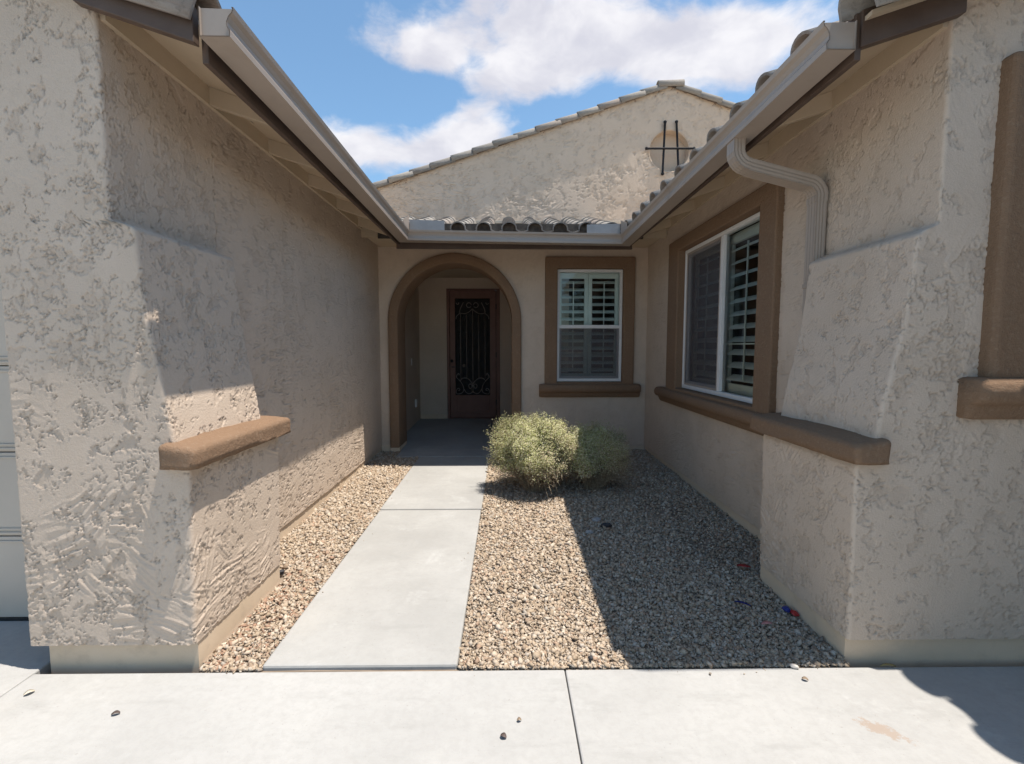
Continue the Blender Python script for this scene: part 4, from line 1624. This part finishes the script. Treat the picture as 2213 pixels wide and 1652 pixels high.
# ------------------------------------------------------------------ shrubs
def shrub(name, cx, cy, rx, ry, h, ntw, nlf, seed, label, dry):
    r = np.random.RandomState(seed)
    z0 = float(bedz(np.array([cx]), np.array([cy]))[0])
    root = empty(name, (cx, cy, z0))
    # wiry stems: quadratic arcs from the crown base to the shell, drooping low down
    n = ntw
    th = r.uniform(0, 2 * np.pi, n)
    cz = r.uniform(-.55, 1, n)
    rr = np.sqrt(np.clip(1 - cz ** 2, 0, 1))
    k = np.where(r.rand(n) < .08, r.uniform(1.03, 1.16, n), r.uniform(.76, 1.04, n)) * (1 + .12 * np.sin(3 * th + seed) * (1 - .5 * cz) + .13 * np.sin(5 * th + 2 * seed + 3 * cz))
    zc = h * .50
    sq = .82
    cs_, sn_ = np.cos(th), np.sin(th)
    cs_, sn_ = np.sign(cs_) * np.abs(cs_) ** sq, np.sign(sn_) * np.abs(sn_) ** sq
    rr = rr ** .72
    cz = np.sign(cz) * np.abs(cz) ** .85
    tip = np.stack([cx + rx * k * rr * cs_, cy + ry * k * rr * sn_, z0 + zc + (h - zc) * k * np.where(cz > 0, cz, cz * .98)], -1)
    tip[:, 2] = np.maximum(tip[:, 2], z0 + .015)
    b0 = np.stack([cx + .10 * rx * r.normal(size=n), cy + .10 * ry * r.normal(size=n), np.full(n, z0)], -1)
    mid = (b0 + tip) / 2 + np.stack([.10 * rx * r.normal(size=n), .10 * ry * r.normal(size=n), (.10 + .12 * r.rand(n)) * h], -1)
    low = cz < 0
    mid[low, 2] += .10 * h
    ts = np.linspace(0, 1, 6)
    C = ((1 - ts) ** 2)[None, :, None] * b0[:, None] + (2 * ts * (1 - ts))[None, :, None] * mid[:, None] + (ts ** 2)[None, :, None] * tip[:, None]
    C[:, 1:] += r.normal(size=C[:, 1:].shape) * .013
    rad_ = np.linspace(.0032, .0011, 6)[None, :, None] * r.uniform(.7, 1.3, (n, 1, 1))
    a1 = r.normal(size=(n, 1, 3))
    a1 /= np.linalg.norm(a1, axis=2, keepdims=True)
    tdir = (tip - b0)[:, None, :]
    tdir = tdir / np.linalg.norm(tdir, axis=2, keepdims=True)
    e1 = np.cross(np.broadcast_to(tdir, (n, 1, 3)), a1)
    e1 /= np.linalg.norm(e1, axis=2, keepdims=True)
    e2 = np.cross(tdir, e1)
    ringp = []
    for q in range(3):
        an = 2 * np.pi * q / 3
        ringp.append(C + rad_ * (e1 * np.cos(an) + e2 * np.sin(an)))
    V = np.stack(ringp, 2).reshape(-1, 3)       # n,6,3
    base = (np.arange(n)[:, None, None] * 18 + np.arange(5)[None, :, None] * 3)
    q0 = np.arange(3)[None, None, :]
    q1 = (q0 + 1) % 3
    F = np.stack([base + q0, base + q1, base + 3 + q1, base + 3 + q0], -1).reshape(-1, 4)
    o_ = np_mesh('stem', V - np.array([cx, cy, z0]), F, 'twig', root)
    o_.matrix_parent_inverse = Matrix.Identity(4)
    # tiny leaves along the outer part of the stems
    wgt = np.clip((cz + .40) / .5, .012, 1.0) * (.35 + .65 * (perlin(th * 2.2, cz * 3.5, seed) > -.12))
    j = r.choice(n, nlf, p=wgt / wgt.sum())
    s = np.clip(1.02 - np.abs(r.normal(0, .15, nlf)), .5, 1.03)
    Pp = ((1 - s) ** 2)[:, None] * b0[j] + (2 * s * (1 - s))[:, None] * mid[j] + (s ** 2)[:, None] * tip[j]
    Pp += r.normal(size=Pp.shape) * .020
    sz = r.uniform(.0030, .0058, nlf)
    # leaves mostly lie in the surface of the crown
    nn = (Pp - np.array([cx, cy, z0 + .4 * h])) / np.array([rx, ry, h * .6]) + r.normal(size=(nlf, 3)) * .55 + np.array([0, 0, .35])
    a = np.cross(nn, r.normal(size=(nlf, 3)))
    a /= np.linalg.norm(a, axis=1, keepdims=True)
    b = np.cross(nn, a)
    b /= np.linalg.norm(b, axis=1, keepdims=True)
    V = np.stack([Pp - a * sz[:, None] * 1.5, Pp + b * sz[:, None], Pp + a * sz[:, None] * 1.5, Pp - b * sz[:, None]], 1).reshape(-1, 3)
    F = np.arange(nlf * 4).reshape(-1, 4)
    g = np.array([(.50, .50, .25), (.57, .55, .33), (.40, .42, .185), (.61, .57, .40)])[r.randint(0, 4, nlf)]
    d = np.array([(.55, .47, .32), (.45, .36, .245), (.61, .53, .385)])[r.randint(0, 3, nlf)]
    relx = (Pp[:, 0] - cx) / rx
    relz = (Pp[:, 2] - z0) / h
    pd = np.clip(dry + .45 * relx + .9 * (.50 - relz) + .35 * fbm(Pp[:, 0] * 6, Pp[:, 2] * 6 + Pp[:, 1] * 3, 2, 71), .03, .95)
    c = np.where((r.rand(nlf) < pd)[:, None], d, g)
    Cc = np.repeat(np.concatenate([c, np.ones((nlf, 1))], 1), 4, 0)
    o_ = np_mesh('foliage', V - np.array([cx, cy, z0]), F, 'shrub_leaf', root, False, [('tint', 'FLOAT_COLOR', Cc)])
    o_.matrix_parent_inverse = Matrix.Identity(4)
    tagit(root, label, 'shrub')
    return root


shrub('shrub', .285, 4.66, .385, .38, .725, 2600, 92000, 5, 'larger pale green rounded shrub standing in the sunlight', .22)
shrub('shrub', .905, 4.70, .315, .31, .645, 1800, 52000, 9, 'smaller grey-green dry shrub standing in the shade', .42)


# ------------------------------------------------------------------ small things lying about
def lump(name, loc, sx, sy, sz, mat, label, cat, seed=0, rot=0., group=None, sub=2):
    r = random.Random(seed)
    bm = bmesh.new()
    bmesh.ops.create_icosphere(bm, subdivisions=sub, radius=1)
    for v in bm.verts:
        k = 1 + r.uniform(-.13, .13)
        v.co = Vector((v.co.x * sx * k, v.co.y * sy * k, v.co.z * sz * k))
    o = bm_obj(name, bm, mat, None, smooth=sub > 2)
    o.location = loc
    o.rotation_euler = (r.uniform(-.1, .1), r.uniform(-.1, .1), rot)
    return tagit(o, label, cat, group)


def leaf(name, loc, L, w, mat, label, seed=0, rot=0., cat='leaf', group=None):
    """a dry leaf or pod: curled blade with thickness"""
    bm = bmesh.new()
    n = 8
    rows = []
    for i in range(n + 1):
        q = i / n
        ww = w * math.sin(math.pi * (.06 + .88 * q)) ** .8
        x = L * (q - .5)
        zc = .004 + .006 * math.sin(math.pi * q)
        rows.append([bm.verts.new((x, -ww, zc + .003)), bm.verts.new((x, 0, zc - .001)), bm.verts.new((x, ww, zc + .004)), bm.verts.new((x, 0, zc - .0025))])
    for a, b in zip(rows, rows[1:]):
        for k in range(4):
            bm.faces.new([a[k], a[(k + 1) % 4], b[(k + 1) % 4], b[k]])
    bm.faces.new(rows[0])
    bm.faces.new(rows[-1][::-1])
    o = bm_obj(name, bm, mat, None, smooth=True)
    o.location = loc
    o.rotation_euler = (0, 0, rot)
    return tagit(o, label, cat, group)


lump('stone', (.815, 3.69, .036), .048, .032, .024, 'black_stone', 'black rounded stone lying on the shaded gravel', 'stone', 4, .1)
lump('stone', (.762, 3.83, .034), .042, .036, .016, 'grey_stone', 'largest flat grey stone behind the black stone on the gravel', 'stone', 5, .4)
lump('stone', (.655, 3.575, .030), .034, .024, .014, 'grey_stone', 'smaller grey stone in front of the black stone on the gravel', 'stone', 6, .2)
lump('stone', (1.345, 2.045, .008), .020, .013, .010, 'pale_stone', 'pale pebble at the driveway edge beside the right base corner', 'stone', 7, -.5)
lump('stone', (.40, 2.10, .018), .012, .012, .010, 'black_stone', 'small black pebble in sunlit gravel beside the driveway edge', 'stone', 8, .3)
lump('stone', (-1.475, 2.935, .034), .024, .016, .016, 'black_stone', 'dark stone at the back foot of the left buttress', 'stone', 9, .6)
leaf('plastic_scrap', (1.575, 2.955, .040), .085, .022, 'red_plastic', 'bright red plastic scrap at the back foot of the right buttress', 1, -.35, 'litter')
leaf('plastic_scrap', (1.352, 2.535, .026), .085, .009, 'blue_plastic', 'thin blue plastic strip lying alone on the shaded gravel', 2, -.62, 'litter')
bp = empty('plastic_wrapper', (1.572, 2.48, .030))
tagit(bp, 'crumpled blue and red wrapper against the right base wall', 'litter')
for nm, off, mt in (('blue_end', (0, 0, 0), 'blue_plastic'), ('red_end', (.024, -.034, -.002), 'red_plastic')):
    r = random.Random(3 + len(nm))
    bm = bmesh.new()
    bmesh.ops.create_icosphere(bm, subdivisions=2, radius=1)
    for v in bm.verts:
        k = 1 + r.uniform(-.25, .25)
        v.co = Vector((v.co.x * .020 * k + off[0], v.co.y * .026 * k + off[1], v.co.z * .010 * k + off[2]))
    o = bm_obj(nm, bm, mt, bp)
    o.matrix_parent_inverse = Matrix.Identity(4)
leaf('paper_scrap', (1.385, 2.345, .024), .06, .014, 'pink_paper', 'faded pink scrap lying on gravel near the right base wall', 5, .05, 'litter')
leaf('seed_pod', (-1.598, 1.80, .001), .030, .008, 'seed_pod', 'dark seed pod on the driveway before the left wing', 6, .35, 'seed pod')
leaf('seed_pod', (-.014, 1.671, .001), .026, .010, 'seed_pod', 'dark seed pod nearest the bottom centre of the driveway', 7, -.5, 'seed pod')
leaf('seed_pod', (.049, 1.748, .001), .018, .007, 'dry_leaf', 'tiny brown pod just behind the dark pod on the driveway', 8, .2, 'seed pod')
leaf('dry_leaf', (-2.068, 1.919, .001), .034, .012, 'pale_leaf', 'pale dry leaf on the driveway near the left joint', 9, .9, 'leaf')
leaf('dry_leaf', (1.343, 1.962, .001), .026, .008, 'dry_leaf', 'small brown leaf on sunlit concrete by the right shadow edge', 10, -.4, 'leaf')
leaf('dry_leaf', (1.79, 2.045, .001), .07, .006, 'yellow_leaf', 'long yellow leaf lying along the right wall base', 11, -.05, 'leaf')

# ------------------------------------------------------------------ across the street (seen only as reflections in the glass)
NH = empty('neighbour_house', (-6, -30, 0))
tagit(NH, 'tan single-storey house across the street mirrored in the window glass', 'house')
def nh(o):
    o.matrix_parent_inverse = Matrix.Translation(-NH.location)
nh(box('wall', -14, 2, -36, -27, -.2, 3.0, 'far_stucco', NH))
nh(prism('roof', [(-15, 2.9), (3, 2.9), (-6, 5.6)], -36.8, -26.2, 'far_roof', NH, M=lambda a, b, c: (a, c, b)))
nh(box('garage_door', -12.5, -7.6, -27.0, -26.94, -.2, 2.2, 'white_paint', NH))
for xa in (-5.6, -2.2):
    nh(box('window', xa, xa + 1.6, -27.0, -26.95, .9, 2.2, 'black_metal', NH))


def tree(name, cx, cy, h, rw, seed, label):
    r = np.random.RandomState(seed)
    root = empty(name, (cx, cy, -.2))
    bm = bmesh.new()
    add_tube(bm, [(0, 0, 0), (.1, 0, h * .25), (.05, .1, h * .5)], [.16, .12, .07], 8)
    for k in range(6):
        a = k * 1.05
        add_tube(bm, [(.05, .0, h * (.25 + .03 * k)), (rw * .4 * math.cos(a), rw * .4 * math.sin(a), h * .55), (rw * .75 * math.cos(a), rw * .75 * math.sin(a), h * .78)], [.07, .045, .015], 6)
    o = bm_obj('trunk', bm, 'bark', root, smooth=True)
    o.matrix_parent_inverse = Matrix.Identity(4)
    n = 9000
    cl = r.normal(size=(60, 3))
    cl /= np.linalg.norm(cl, axis=1, keepdims=True)
    cl *= r.uniform(.4, 1, (60, 1)) ** .5
    ctr = cl * np.array([rw, rw, h * .33]) + np.array([0, 0, h * .66])
    Pp = ctr[r.randint(0, 60, n)] + r.normal(size=(n, 3)) * rw * .16
    a = r.normal(size=(n, 3)); a /= np.linalg.norm(a, axis=1, keepdims=True)
    b = np.cross(a, r.normal(size=(n, 3))); b /= np.linalg.norm(b, axis=1, keepdims=True)
    V = np.stack([Pp - a * .07, Pp + b * .035, Pp + a * .07, Pp - b * .035], 1).reshape(-1, 3)
    o = np_mesh('crown', V, np.arange(n * 4).reshape(-1, 4), 'tree_leaf', root)
    o.matrix_parent_inverse = Matrix.Identity(4)
    tagit(root, label, 'tree')


tree('street_tree', 7.0, -21.5, 6.5, 2.6, 3, 'leafy green tree across the street mirrored in the window glass')
print('objects', len(bpy.data.objects))
